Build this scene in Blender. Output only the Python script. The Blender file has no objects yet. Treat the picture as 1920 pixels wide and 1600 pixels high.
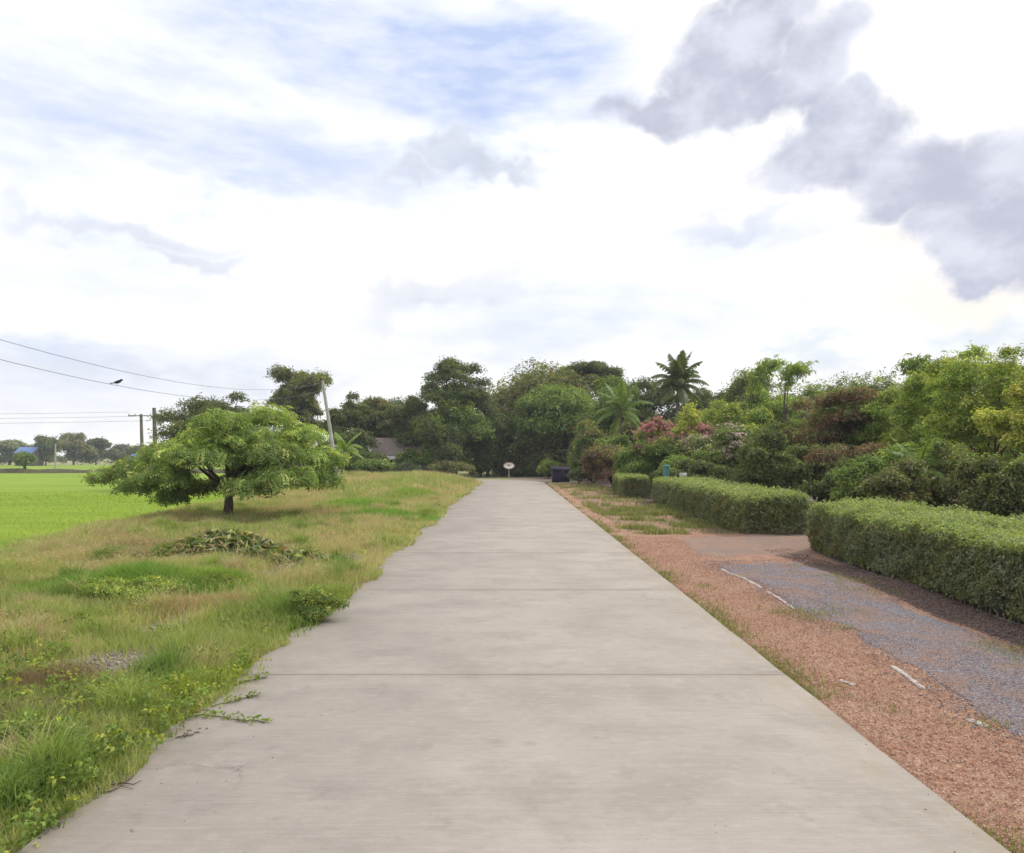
import bpy, math, random
import numpy as np
from mathutils import Vector
D = bpy.data
SC = bpy.context.scene
COL = SC.collection
F = 1290.0            # focal length in photograph pixels
H = 2.5               # eye height
HZ = 857.0            # row of the horizon in the photograph

# ------------------------------------------------------------------ camera
cam = D.objects.new('camera', D.cameras.new('camera'))
COL.objects.link(cam)
cam.location = (0, 0, H)
cam.rotation_euler = (math.radians(90), 0, 0)
cam.data.sensor_width = 36
cam.data.lens = F / 1920 * 36
cam.data.shift_y = (HZ - 800) / 1920
cam.data.clip_start = 0.1
cam.data.clip_end = 6000
SC.camera = cam

# ------------------------------------------------------------------ sun + exposure
SUN_EL, SUN_AZ = math.radians(50), math.radians(68)
s = Vector((math.sin(SUN_AZ) * math.cos(SUN_EL), math.cos(SUN_AZ) * math.cos(SUN_EL), math.sin(SUN_EL)))
sl = D.lights.new('sun', 'SUN')
sl.energy = 2.1
sl.angle = math.radians(14)
sl.color = (1, .96, .9)
so = D.objects.new('sun', sl)
COL.objects.link(so)
so.rotation_euler = (-s).to_track_quat('-Z', 'Y').to_euler()
so.location = (20, 20, 60)
SC.view_settings.view_transform = 'Standard'
SC.view_settings.look = 'None'
SC.view_settings.exposure = 0.3
SC.view_settings.gamma = 1
SC.cycles.max_bounces = 9
SC.cycles.diffuse_bounces = 6
SC.cycles.transmission_bounces = 6
SC.cycles.volume_bounces = 0
SC.cycles.transparent_max_bounces = 6
SC.cycles.caustics_reflective = False
SC.cycles.caustics_refractive = False

# ------------------------------------------------------------------ node helper
class NT:
    def __init__(s, tree):
        s.t = tree; s.n = tree.nodes; s.l = tree.links
    def put(s, sock, v):
        if isinstance(v, bpy.types.NodeSocket): s.l.new(v, sock)
        elif v is not None: sock.default_value = v
    def m(s, op, a, b=None, c=None, clamp=False):
        n = s.n.new('ShaderNodeMath'); n.operation = op; n.use_clamp = clamp
        for i, v in enumerate((a, b, c)): s.put(n.inputs[i], v)
        return n.outputs[0]
    def vm(s, op, a, b=None):
        n = s.n.new('ShaderNodeVectorMath'); n.operation = op
        s.put(n.inputs[0], a)
        if b is not None: s.put(n.inputs[1], b)
        return n.outputs[1] if op in ('LENGTH', 'DOT_PRODUCT', 'DISTANCE') else n.outputs[0]
    def noise(s, vec, scale, detail=4, rough=.55, out=0, dist=0):
        n = s.n.new('ShaderNodeTexNoise')
        if vec is not None: s.l.new(vec, n.inputs['Vector'])
        n.inputs['Scale'].default_value = scale
        n.inputs['Detail'].default_value = detail
        n.inputs['Roughness'].default_value = rough
        n.inputs['Distortion'].default_value = dist
        return n.outputs[out]
    def mr(s, v, a, b, c=0, d=1, smooth=True):
        n = s.n.new('ShaderNodeMapRange')
        n.interpolation_type = 'SMOOTHSTEP' if smooth else 'LINEAR'
        s.put(n.inputs[0], v)
        for i, x in enumerate((a, b, c, d)): n.inputs[i + 1].default_value = x
        return n.outputs[0]
    def mix(s, f, a, b, mode='MIX'):
        n = s.n.new('ShaderNodeMix'); n.data_type = 'RGBA'; n.blend_type = mode
        s.put(n.inputs[0], f)
        for sock, v in ((n.inputs[6], a), (n.inputs[7], b)):
            if isinstance(v, tuple) and len(v) == 3: v = (*v, 1)
            s.put(sock, v)
        return n.outputs[2]
    def mapping(s, vec, scale=(1, 1, 1), loc=(0, 0, 0), rot=(0, 0, 0)):
        n = s.n.new('ShaderNodeMapping')
        s.l.new(vec, n.inputs[0])
        n.inputs['Scale'].default_value = scale
        n.inputs['Location'].default_value = loc
        n.inputs['Rotation'].default_value = rot
        return n.outputs[0]
    def bump(s, h, strength=.5, dist=.02):
        n = s.n.new('ShaderNodeBump')
        n.inputs['Strength'].default_value = strength
        n.inputs['Distance'].default_value = dist
        s.l.new(h, n.inputs['Height'])
        return n.outputs[0]

# ------------------------------------------------------------------ sky
W = D.worlds.new('World'); SC.world = W; W.use_nodes = True
nt = NT(W.node_tree); nt.n.clear()
tc = nt.n.new('ShaderNodeTexCoord').outputs['Generated']
sky = nt.n.new('ShaderNodeTexSky'); sky.sky_type = 'NISHITA'; sky.sun_disc = False
sky.sun_elevation = SUN_EL; sky.sun_rotation = SUN_AZ
sky.air_density = 1; sky.dust_density = 1.5; sky.ozone_density = 1.5
sep = nt.n.new('ShaderNodeSeparateXYZ'); nt.l.new(tc, sep.inputs[0])
az = nt.m('ARCTAN2', sep.outputs[0], sep.outputs[1])
el = nt.m('ARCSINE', sep.outputs[2])
cmb = nt.n.new('ShaderNodeCombineXYZ'); nt.l.new(az, cmb.inputs[0]); nt.l.new(el, cmb.inputs[1])
ae = cmb.outputs[0]
# big slow warp + fine billow warp, in direction space
def warp(base, scale, amt, detail, sc=(1, 1, 1)):
    n = nt.noise(nt.mapping(tc, sc), scale, detail, .6, out=1)
    off = nt.vm('MULTIPLY', nt.vm('SUBTRACT', n, (.5, .5, .5)), (amt, amt, 0))
    return nt.vm('ADD', base, off)
aew = warp(warp(ae, 5, .20, 3), 22, .055, 5)
aes = warp(ae, 2.5, .35, 4, (1, 1, 2.5))
def ang(px, py):
    dx = px - 960
    return math.atan(dx / F), math.atan((HZ - py) / math.hypot(F, dx))
def blob(vec, px, py, rx, ry, rot=0, soft=1.0, amp=1.0):
    a, e = ang(px, py)
    a2, _ = ang(px + rx, py); _, e2 = ang(px, py - ry)
    v = nt.mapping(nt.vm('SUBTRACT', vec, (a, e, 0)), rot=(0, 0, math.radians(rot)))
    v = nt.vm('MULTIPLY', v, (1 / abs(a2 - a), 1 / abs(e2 - e), 0))
    r = nt.vm('LENGTH', v)
    return nt.mr(r, 1 + soft * .5, 1 - soft * .5, 0, amp)
def union(lst):
    o = lst[0]
    for b in lst[1:]: o = nt.m('MAXIMUM', o, b)
    return o
grey = union([blob(aew, *b) for b in [
    (1420, 60, 110, 70, 0, .8), (1520, 150, 110, 80, 0, .7), (1340, 195, 190, 55, 6, .6), (1380, 120, 110, 60, 0, .7), (1590, 240, 110, 70, 0, .5),
    (1530, 320, 150, 70, 0, .55), (1700, 340, 140, 80, 0, .7), (1850, 330, 140, 85, 0, .8),
    (1800, 430, 170, 80, 0, .5), (1830, 500, 120, 60, 0, .5), (1950, 430, 120, 140, 0, .5), (1370, 20, 60, 70, 0, .7)]])
small = union([blob(aew, *b) for b in [
    (850, 318, 100, 26, 0, .9, .95), (950, 345, 90, 17, 0, 1, .85), (745, 345, 85, 18, 0, 1, .8),
    (1380, 432, 130, 20, 0, 1.2, .6), (1490, 460, 60, 18, 0, 1.2, .3), (230, 447, 190, 18, 0, 1.2, .6),
    (345, 487, 100, 13, 0, 1.1, .7), (830, 570, 170, 30, -14, 1.2, .5),
    (300, 680, 330, 15, 0, 1.5, .35), (120, 655, 160, 8, 0, 1.5, .3)]])
blue = union([blob(aes, *b) for b in [
    (880, 110, 300, 130, 10, 1.3, 1.1), (600, 60, 360, 130, 8, 1.5, .85), (350, 265, 560, 95, 3, 1.4, .75), (250, 120, 330, 110, 0, 1.5, .6),
    (110, 230, 320, 150, 0, 1.5, .55), (800, 420, 200, 80, 0, 1.5, .38), (1000, 620, 300, 90, 0, 1.4, .55), (1420, 440, 130, 40, 0, 1.4, .5),
    (180, 690, 460, 70, 0, 1.4, .6), (1600, 590, 180, 70, 0, 1.4, .4), (150, 450, 300, 70, 0, 1.5, .4), (1300, 640, 260, 70, 0, 1.4, .45)]])
wisp = nt.noise(nt.mapping(tc, (1, 1, 3.5), rot=(0, .15, 0)), 7, 8, .62)
bluef = nt.m('MULTIPLY', blue, nt.mr(wisp, .30, .66, 1.1, .6), clamp=True)
# behind and above the camera: the same broken cloud, unshaped
front = nt.mr(sep.outputs[1], -.1, .3, 0, 1)
gen = nt.mr(nt.noise(nt.mapping(tc, (1, 1, 2)), 2.2, 7, .6), .42, .62, 0, .6)
bluef = nt.m('ADD', nt.m('MULTIPLY', bluef, front), nt.m('MULTIPLY', gen, nt.m('SUBTRACT', 1, front)))
billow = nt.noise(nt.mapping(tc, (1, 1, 1.4)), 9, 8, .6)
skyb = nt.mix(.45, sky.outputs[0], (7.2, 9.0, 13.0))
skyb = nt.mix(1, skyb, (1.0, 1.0, 1.0), 'MULTIPLY')
broad = nt.noise(nt.mapping(tc, (1, 1, 2.6), (3, 1, 2)), 3.2, 7, .58)
white = nt.mix(nt.mr(nt.m('ADD', nt.m('MULTIPLY', broad, .7), nt.m('MULTIPLY', billow, .3)), .34, .47), (7.1, 7.7, 8.3), (10.2, 10.1, 9.9))
c = nt.mix(bluef, white, nt.mix(.9, skyb, (4.6, 5.5, 7.9)))
lobes = nt.noise(nt.mapping(tc, (1, 1, 1.5), (5, 2, 1)), 12, 7, .58)
gcol = nt.mix(nt.mr(nt.m('ADD', nt.m('MULTIPLY', lobes, .6), nt.m('MULTIPLY', billow, .4)), .38, .60), (4.3, 4.5, 5.6), (6.5, 6.7, 7.7))
c = nt.mix(nt.m('MULTIPLY', small, .95, clamp=True), c, nt.mix(.5, gcol, (5.8, 6.4, 7.4)))
halo = union([blob(aes, *b) for b in [(1450, 130, 260, 150, 0, 1.3, .35), (1780, 400, 260, 190, 0, 1.3, .4), (1280, 230, 200, 60, 0, 1.4, .3)]])
c = nt.mix(nt.m('MULTIPLY', halo, nt.mr(wisp, .3, .6, 1, .3)), c, (6.6, 6.7, 7.6))
c = nt.mix(nt.m('MULTIPLY', grey, .95), c, gcol)
rimw = union([blob(aew, *b) for b in [(1690, 470, 110, 60, 0, 1.2, .9), (1800, 570, 200, 40, 0, 1.3, .8), (1900, 500, 60, 40, 0, 1.2, .6)]])
rimw = nt.m('MULTIPLY', rimw, nt.m('SUBTRACT', 1, grey), clamp=True)
c = nt.mix(nt.m('MULTIPLY', rimw, .85), c, (10.5, 9.2, 7.6))
# warm band close to the horizon where the low cumulus stands
warmb = nt.mr(el, .16, .02)
c = nt.mix(nt.m('MULTIPLY', warmb, .3), c, (10.5, 10.0, 9.3))
bg = nt.n.new('ShaderNodeBackground'); nt.l.new(c, bg.inputs[0]); bg.inputs[1].default_value = .1
wo = nt.n.new('ShaderNodeOutputWorld'); nt.l.new(bg.outputs[0], wo.inputs[0])

# ------------------------------------------------------------------ mesh helpers
def tag(o, label=None, cat=None, group=None, kind=None):
    for k, v in (('label', label), ('category', cat), ('group', group), ('kind', kind)):
        if v: o[k] = v
    return o
def link(name, mesh, mat, parent=None, loc=(0, 0, 0)):
    o = D.objects.new(name, mesh); COL.objects.link(o); o.location = loc
    if mat and not mesh.materials: mesh.materials.append(mat)
    if parent: o.parent = parent
    return o
def empty(name, loc, label, cat, group=None):
    o = D.objects.new(name, None); COL.objects.link(o); o.location = loc; o.empty_display_size = .3
    return tag(o, label, cat, group)
def np_mesh(name, V, faces, col=None, smooth=False):
    """faces: list of int arrays (M,k)"""
    me = D.meshes.new(name)
    V = np.asarray(V, np.float32)
    if not isinstance(faces, list): faces = [faces]
    faces = [np.asarray(f, np.int32) for f in faces if len(f)]
    loops = np.concatenate([f.ravel() for f in faces])
    counts = np.concatenate([np.full(len(f), f.shape[1], np.int32) for f in faces])
    starts = np.concatenate([[0], np.cumsum(counts)[:-1]]).astype(np.int32)
    me.vertices.add(len(V)); me.vertices.foreach_set('co', V.ravel())
    me.loops.add(len(loops)); me.loops.foreach_set('vertex_index', loops)
    me.polygons.add(len(counts)); me.polygons.foreach_set('loop_start', starts)
    me.polygons.foreach_set('loop_total', counts)
    if smooth: me.polygons.foreach_set('use_smooth', np.ones(len(counts), bool))
    if col is not None:
        a = me.color_attributes.new('Col', 'FLOAT_COLOR', 'POINT')
        c4 = np.ones((len(V), 4), np.float32); c4[:, :3] = col
        a.data.foreach_set('color', c4.ravel())
    me.update(calc_edges=True)
    return me
class MB:
    """collects boxes, tubes and sheets; build() makes one mesh"""
    def __init__(s): s.v = []; s.q = []; s.t = []; s.n = 0
    def add(s, V, Q=(), T=()):
        V = np.asarray(V, float); s.v.append(V)
        if len(Q): s.q.append(np.asarray(Q, int) + s.n)
        if len(T): s.t.append(np.asarray(T, int) + s.n)
        s.n += len(V)
    def box(s, a, b, bev=0):
        (x0, y0, z0), (x1, y1, z1) = a, b
        V = [(x, y, z) for z in (z0, z1) for x, y in ((x0, y0), (x1, y0), (x1, y1), (x0, y1))]
        s.add(V, [(0, 3, 2, 1), (4, 5, 6, 7), (0, 1, 5, 4), (1, 2, 6, 5), (2, 3, 7, 6), (3, 0, 4, 7)])
    def tube(s, P, R, sides=8, cap=True):
        P = np.asarray(P, float); n = len(P)
        R = np.full(n, R) if np.isscalar(R) else np.asarray(R, float)
        T = np.gradient(P, axis=0); T /= np.linalg.norm(T, axis=1)[:, None] + 1e-9
        ref = np.array([0, 1.0, 0]) if abs(T[:, 1]).mean() < .8 else np.array([1.0, 0, 0])
        A = np.cross(T, ref); A /= np.linalg.norm(A, axis=1)[:, None] + 1e-9
        B = np.cross(T, A)
        th = np.linspace(0, 2 * np.pi, sides, endpoint=False)
        V = P[:, None] + R[:, None, None] * (np.cos(th)[None, :, None] * A[:, None] + np.sin(th)[None, :, None] * B[:, None])
        V = V.reshape(-1, 3)
        Q = [(i * sides + j, i * sides + (j + 1) % sides, (i + 1) * sides + (j + 1) % sides, (i + 1) * sides + j)
             for i in range(n - 1) for j in range(sides)]
        s.add(V, Q)
        if cap:
            for k in (0, n - 1):
                ring = V[k * sides:(k + 1) * sides]
                s.add(np.vstack([ring, P[k]]), (), [(j, (j + 1) % sides, sides) for j in range(sides)])
    def build(s, name, mat, parent=None, smooth=False, loc=(0, 0, 0)):
        f = []
        if s.q: f.append(np.vstack(s.q))
        if s.t: f.append(np.vstack(s.t))
        return link(name, np_mesh(name, np.vstack(s.v), f, smooth=smooth), mat, parent, loc)

def vnoise(x, y, seed=0):
    x = np.asarray(x, float); y = np.asarray(y, float)
    xi = np.floor(x).astype(np.int64); yi = np.floor(y).astype(np.int64)
    fx = x - xi; fy = y - yi; fx = fx * fx * (3 - 2 * fx); fy = fy * fy * (3 - 2 * fy)
    def h(a, b):
        n = (a * 374761393 + b * 668265263 + seed * 1442695041) & 0x7fffffff
        n = ((n ^ (n >> 13)) * 1274126177) & 0x7fffffff
        return ((n ^ (n >> 16)) & 0xffff) / 65535.0
    return (h(xi, yi) * (1 - fx) + h(xi + 1, yi) * fx) * (1 - fy) + (h(xi, yi + 1) * (1 - fx) + h(xi + 1, yi + 1) * fx) * fy
def fbm(x, y, s=1.0, o=4, seed=0):
    v = 0; a = .5; t = 0
    for i in range(o):
        v = v + a * vnoise(np.asarray(x) * s, np.asarray(y) * s, seed + i * 17); t += a; a *= .5; s *= 2.03
    return v / t
def sst(a, b, x):
    t = np.clip((np.asarray(x, float) - a) / (b - a), 0, 1); return t * t * (3 - 2 * t)

# ------------------------------------------------------------------ materials
def new_mat(name):
    m = D.materials.new(name); m.use_nodes = True
    n = NT(m.node_tree); n.n.clear()
    out = n.n.new('ShaderNodeOutputMaterial')
    p = n.n.new('ShaderNodeBsdfPrincipled')
    n.l.new(p.outputs[0], out.inputs[0])
    n.p = p; n.out = out
    p.inputs['Roughness'].default_value = .8
    p.inputs['Specular IOR Level'].default_value = .25
    g = n.n.new('ShaderNodeNewGeometry'); n.pos = g.outputs['Position']
    return m, n
def simple(name, a, b=None, scale=6, rough=.7, stretch=(1, 1, 1), bump=.3, bd=.01, metal=0):
    m, n = new_mat(name)
    o = n.n.new('ShaderNodeTexCoord').outputs['Object']
    v = n.mapping(o, stretch)
    f = n.noise(v, scale, 6, .6)
    n.put(n.p.inputs['Base Color'], n.mix(n.mr(f, .3, .7), a, b or tuple(x * .6 for x in a)))
    n.p.inputs['Roughness'].default_value = rough
    n.p.inputs['Metallic'].default_value = metal
    if bump: n.l.new(n.bump(f, bump, bd), n.p.inputs['Normal'])
    return m
def leaf_mat(name, trans=.42, tint=(1.25, 1.2, .5), rough=.55, spec=.3):
    m, n = new_mat(name)
    at = n.n.new('ShaderNodeAttribute'); at.attribute_name = 'Col'
    n.l.new(at.outputs[0], n.p.inputs['Base Color'])
    n.p.inputs['Roughness'].default_value = rough
    n.p.inputs['Specular IOR Level'].default_value = spec
    tr = n.n.new('ShaderNodeBsdfTranslucent')
    n.l.new(n.mix(1, at.outputs[0], tint, 'MULTIPLY'), tr.inputs[0])
    ms = n.n.new('ShaderNodeMixShader'); ms.inputs[0].default_value = trans
    n.l.new(n.p.outputs[0], ms.inputs[1]); n.l.new(tr.outputs[0], ms.inputs[2])
    n.l.new(ms.outputs[0], n.out.inputs[0])
    return m
M_leaf = leaf_mat('leaf')
M_petal = leaf_mat('petal', .3, (1, 1, 1))
M_grass = leaf_mat('grass_blade', .5, (1.15, 1.1, .7), .7, .15)
M_bark = simple('bark', (.13, .10, .075), (.05, .04, .03), 9, .9, (3, 3, .6), .8, .03)
M_greybark = simple('grey_bark', (.22, .19, .16), (.10, .085, .07), 8, .9, (3, 3, .7), .8, .03)
M_conc_pole = simple('pole_concrete', (.46, .45, .42), (.30, .29, .27), 5, .8, (1, 1, .3))
M_dark_pole = simple('weathered_pole', (.20, .18, .16), (.11, .10, .09), 5, .8, (1, 1, .3))
M_steel = simple('galvanised', (.45, .46, .46), (.35, .36, .36), 20, .45, metal=.6, bump=.05)
M_wire = simple('wire', (.22, .22, .24), None, 20, .6, bump=0)

# concrete road
def road_material():
    m, n = new_mat('road_concrete')
    P = n.pos
    big = n.noise(P, .33, 5, .6)
    patch = n.noise(n.mapping(P, (1, 1.5, 1), (7, 3, 0)), .9, 6, .62)
    streak = n.noise(n.mapping(P, (.35, 14, 1)), 3.2, 6, .65)
    fine = n.noise(P, 60, 3, .6)
    grit = n.noise(P, 230, 2, .6)
    c = n.mix(n.mr(big, .3, .7), (.325, .285, .25), (.39, .345, .302))
    c = n.mix(n.mr(patch, .40, .68, 0, .8), c, (.27, .24, .21))
    c = n.mix(n.mr(streak, .42, .72, 0, .20), c, (.47, .43, .39))
    c = n.mix(n.mr(streak, .52, .30, 0, .14), c, (.27, .24, .205))
    c = n.mix(n.mr(fine, .35, .7, 0, .22), c, (.26, .235, .205))
    # thin dark scuffs and specks
    v = n.n.new('ShaderNodeTexVoronoi'); v.inputs['Scale'].default_value = 3.0; n.l.new(n.vm('ADD', P, n.vm('MULTIPLY', n.noise(P, 3, 3, .5, 1), (.3, .3, 0))), v.inputs['Vector'])
    c = n.mix(n.mr(v.outputs['Distance'], .05, .02, 0, .6), c, (.12, .105, .09))
    # hair cracks in a few places
    v2 = n.n.new('ShaderNodeTexVoronoi'); v2.feature = 'DISTANCE_TO_EDGE'; v2.inputs['Scale'].default_value = .42
    n.l.new(n.vm('ADD', P, n.vm('MULTIPLY', n.noise(P, 1.8, 6, .65, 1), (.9, .9, 0))), v2.inputs['Vector'])
    crack = n.m('MULTIPLY', n.mr(v2.outputs['Distance'], .006, .001), n.mr(n.noise(P, .45, 3, .5), .56, .66))
    c = n.mix(n.m('MULTIPLY', crack, .6), c, (.13, .115, .10))
    # wheels have greyed two bands, oil and damp have left blotches
    sx = n.n.new('ShaderNodeSeparateXYZ'); n.l.new(P, sx.inputs[0])
    xx = n.m('ADD', n.m('ABSOLUTE', sx.outputs[0]), n.m('MULTIPLY', n.m('SUBTRACT', n.noise(n.mapping(P, (1, .25, 1)), .6, 4, .6), .5), .9))
    band = n.m('MULTIPLY', n.mr(n.m('ABSOLUTE', n.m('SUBTRACT', xx, 1.15)), .75, .1), n.mr(n.noise(n.mapping(P, (1.6, .4, 1)), 1.4, 6, .6), .38, .6))
    c = n.mix(n.m('MULTIPLY', band, .20), c, (.27, .245, .225))
    st = n.noise(P, 2.6, 7, .7)
    c = n.mix(n.mr(st, .55, .70, 0, .38), c, (.21, .187, .165))
    st2 = n.noise(n.mapping(P, (1, 2.2, 1), (3, 9, 0)), 6.5, 7, .72)
    c = n.mix(n.mr(st2, .50, .68, 0, .30), c, (.44, .40, .365))
    c = n.mix(n.mr(st2, .46, .32, 0, .30), c, (.22, .195, .172))
    # earth washed over the rims
    sp = n.n.new('ShaderNodeSeparateXYZ'); n.l.new(P, sp.inputs[0])
    ex = n.m('ABSOLUTE', sp.outputs[0])
    rim = n.m('MULTIPLY', n.mr(ex, 2.35, 3.2), n.mr(n.noise(n.mapping(P, (1.5, .6, 1)), 2.5, 6, .65), .42, .62))
    c = n.mix(n.m('MULTIPLY', rim, .45), c, (.30, .24, .165))
    n.put(n.p.inputs['Base Color'], c)
    n.p.inputs['Roughness'].default_value = .82
    hgt = n.m('ADD', n.m('MULTIPLY', streak, 1.0), n.m('MULTIPLY', grit, .35))
    n.l.new(n.bump(hgt, .35, .012), n.p.inputs['Normal'])
    return m
M_road = road_material()

def ground_material():
    m, n = new_mat('ground_soil')
    P = n.pos
    at = n.n.new('ShaderNodeAttribute'); at.attribute_name = 'Col'
    sp = n.n.new('ShaderNodeSeparateColor'); n.l.new(at.outputs[0], sp.inputs[0])
    edge = n.m('MULTIPLY', n.m('SUBTRACT', n.noise(P, 1.6, 6, .65), .5), 1.3)
    later = n.mr(n.m('ADD', sp.outputs[0], edge), .35, .6)
    green = n.mr(n.m('ADD', sp.outputs[1], edge), .3, .75)
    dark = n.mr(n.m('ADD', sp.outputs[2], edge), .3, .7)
    f1 = n.noise(P, 1.1, 6, .6); f2 = n.noise(P, 28, 4, .65)
    v = n.n.new('ShaderNodeTexVoronoi'); v.inputs['Scale'].default_value = 62; n.l.new(P, v.inputs['Vector'])
    vh = n.n.new('ShaderNodeSeparateColor'); n.l.new(v.outputs['Color'], vh.inputs[0])
    soil = n.mix(n.mr(f1, .3, .7), (.27, .21, .16), (.38, .31, .24))
    soil = n.mix(n.mr(f2, .3, .7, 0, .5), soil, (.13, .10, .065))
    lat = n.mix(n.mr(f1, .3, .7), (.345, .185, .12), (.42, .265, .185))
    lat = n.mix(n.mr(vh.outputs[0], .35, .9, 0, .5), lat, (.29, .14, .09))
    lat = n.mix(n.mr(vh.outputs[1], .80, .95, 0, .6), lat, (.62, .46, .36))
    grn = n.mix(n.mr(f1, .3, .7), (.27, .29, .10), (.42, .37, .19))
    grn = n.mix(n.mr(f2, .3, .7, 0, .6), grn, (.13, .14, .055))
    c = n.mix(later, soil, lat)
    c = n.mix(green, c, grn)
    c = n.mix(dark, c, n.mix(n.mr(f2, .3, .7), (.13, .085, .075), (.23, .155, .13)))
    n.put(n.p.inputs['Base Color'], c)
    n.p.inputs['Roughness'].default_value = .95
    n.l.new(n.bump(n.m('ADD', n.m('MULTIPLY', v.outputs['Distance'], .7), f2), .8, .03), n.p.inputs['Normal'])
    return m
M_ground = ground_material()

def gravel_material(name, c0, c1, c2, mixin, scale=36):
    m, n = new_mat(name)
    P = n.pos
    v = n.n.new('ShaderNodeTexVoronoi'); v.inputs['Scale'].default_value = scale; n.l.new(P, v.inputs['Vector'])
    vh = n.n.new('ShaderNodeSeparateColor'); n.l.new(v.outputs['Color'], vh.inputs[0])
    c = n.mix(vh.outputs[0], c0, c1)
    c = n.mix(n.mr(vh.outputs[1], .75, .95), c, c2)
    pf = n.noise(P, 1.0, 8, .68)
    c = n.mix(n.mr(pf, .44, .60, 0, .85), c, mixin)
    n.put(n.p.inputs['Base Color'], c)
    n.l.new(n.bump(v.outputs['Distance'], .9, .03), n.p.inputs['Normal'])
    return m
M_gravel = gravel_material('grey_gravel', (.15, .135, .15), (.25, .225, .25), (.40, .37, .38), (.30, .20, .155), 55)
M_drive = gravel_material('drive_gravel', (.31, .185, .13), (.38, .25, .18), (.44, .33, .26), (.29, .215, .185), 60)

# ------------------------------------------------------------------ terrain
RC = 66.0; RR = 10.0        # the bend: straight until y = RC, then an arc of radius RR to the left
def road_dist(x, y):
    """distance from the road's centre line"""
    x = np.asarray(x, float); y = np.asarray(y, float)
    d1 = np.where(y < RC, np.abs(x), 1e3)
    d2 = np.where((y >= RC) & (x > -RR), np.abs(np.hypot(x + RR, y - RC) - RR), 1e3)
    d3 = np.where((x <= -RR) & (x > -19.5), np.abs(y - RC - RR), 1e3)
    return np.minimum(np.minimum(d1, d2), d3)
HW = 3.155
def rice_edge(y):
    return -17.2 - 2.2 * np.sin(np.asarray(y) * .045 - 1.0) + 1.2 * (vnoise(np.asarray(y) * .22, 3.3, 5) - .5)
def ground_h(x, y):
    x = np.asarray(x, float); y = np.asarray(y, float)
    d = road_dist(x, y)
    z = -.035 + (fbm(x, y, .45, 4, 3) - .5) * .26 * sst(3.2, 5.5, np.abs(x))
    left = x < 0
    re = rice_edge(y)
    # raised weedy shoulder on the left, higher towards the bend
    sh = sst(3.15, 7, -x) * (1 - sst(0, 4.5, re + 5.0 - x))
    z = z + np.where(left, sh * (.08 + .62 * sst(30, 60, y) * (1 - sst(66, 72, y))), 0)
    drop = sst(0, 4.2, re + 4.2 - x)
    z = np.where(left, z * (1 - drop) + drop * (-.85), z)
    # the rim along the road keeps just under the slab's top
    near = 1 - sst(HW + .1, HW + 1.2, d)
    z = z * (1 - near) + near * (-.03)
    z = np.where(d < HW - .03, -.13, z)
    far = sst(95, 150, np.hypot(x * .5, y))
    z = np.where(left, z, z * (1 - far))
    return z
xs = np.concatenate([[-3000, -1500, -800, -450, -300, -220, -160, -120, -90, -70, -55, -45, -38, -33, -29], np.arange(-26, -3.3, .25), [-3.3, -3.165, -3.115],
                     np.arange(-3.0, 3.1, .5), [3.115, 3.165, 3.3], np.arange(3.5, 14, .25), np.arange(14, 30, 1), [33, 38, 45, 60, 80, 120, 200, 400, 800, 1500, 3000]])
ys = np.concatenate([[-60, -20, -8, -3], np.arange(0, 30, .25), np.arange(30, 92, .5), [95, 100, 107, 115, 125, 140, 160, 190, 230, 280, 350, 450, 700, 1200, 3000]])
X, Y = np.meshgrid(xs, ys)
Z = ground_h(X, Y)
nx, ny = len(xs), len(ys)
idx = np.arange(nx * ny).reshape(ny, nx)
Q = np.stack([idx[:-1, :-1], idx[:-1, 1:], idx[1:, 1:], idx[1:, :-1]], -1).reshape(-1, 4)
def track_mask(x, y):
    """worn bare places of an old wheel track in the left verge"""
    tx = -4.9 - .03 * (y - 8)
    m = np.exp(-((x - tx) / .42) ** 2) * sst(.45, .6, vnoise(y * .42, 1.7, 9))
    for cx, cy, rx, ry in ((-4.75, 8.35, .75, .75), (-5.1, 10.2, .4, .9), (-5.2, 11.9, .7, 1.1), (-4.9, 14.2, .8, .9), (-4.3, 16.8, 1.1, 1.0)):
        m = np.maximum(m, np.exp(-(((x - cx) / rx) ** 2 + ((y - cy) / ry) ** 2)))
    return m
lat = np.where(X > 0, 1 - sst(7.0, 9, X) * sst(15, 17, Y), 0) * (1 - sst(60, 70, Y))
isl = sst(3.55, 4.0, X) * sst(22.3, 23.3, Y) * (1 - sst(36, 60, Y) * .35) * (X > 0)
grn = np.where(X < 0, 1 - .95 * track_mask(X, Y) * (Y < 25), np.maximum(isl * (.10 + .65 * fbm(X, Y, 1.1, 4, 52)), sst(8.5, 11, X)))
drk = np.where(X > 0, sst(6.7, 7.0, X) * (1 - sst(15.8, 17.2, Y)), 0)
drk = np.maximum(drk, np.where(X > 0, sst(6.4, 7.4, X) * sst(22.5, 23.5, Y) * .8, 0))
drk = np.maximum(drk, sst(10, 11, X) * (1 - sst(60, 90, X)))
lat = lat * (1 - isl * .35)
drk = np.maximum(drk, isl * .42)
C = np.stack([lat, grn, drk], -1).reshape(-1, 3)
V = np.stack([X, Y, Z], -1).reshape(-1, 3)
tag(link('ground', np_mesh('ground', V, Q, C, True), M_ground), kind='structure')

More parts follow.
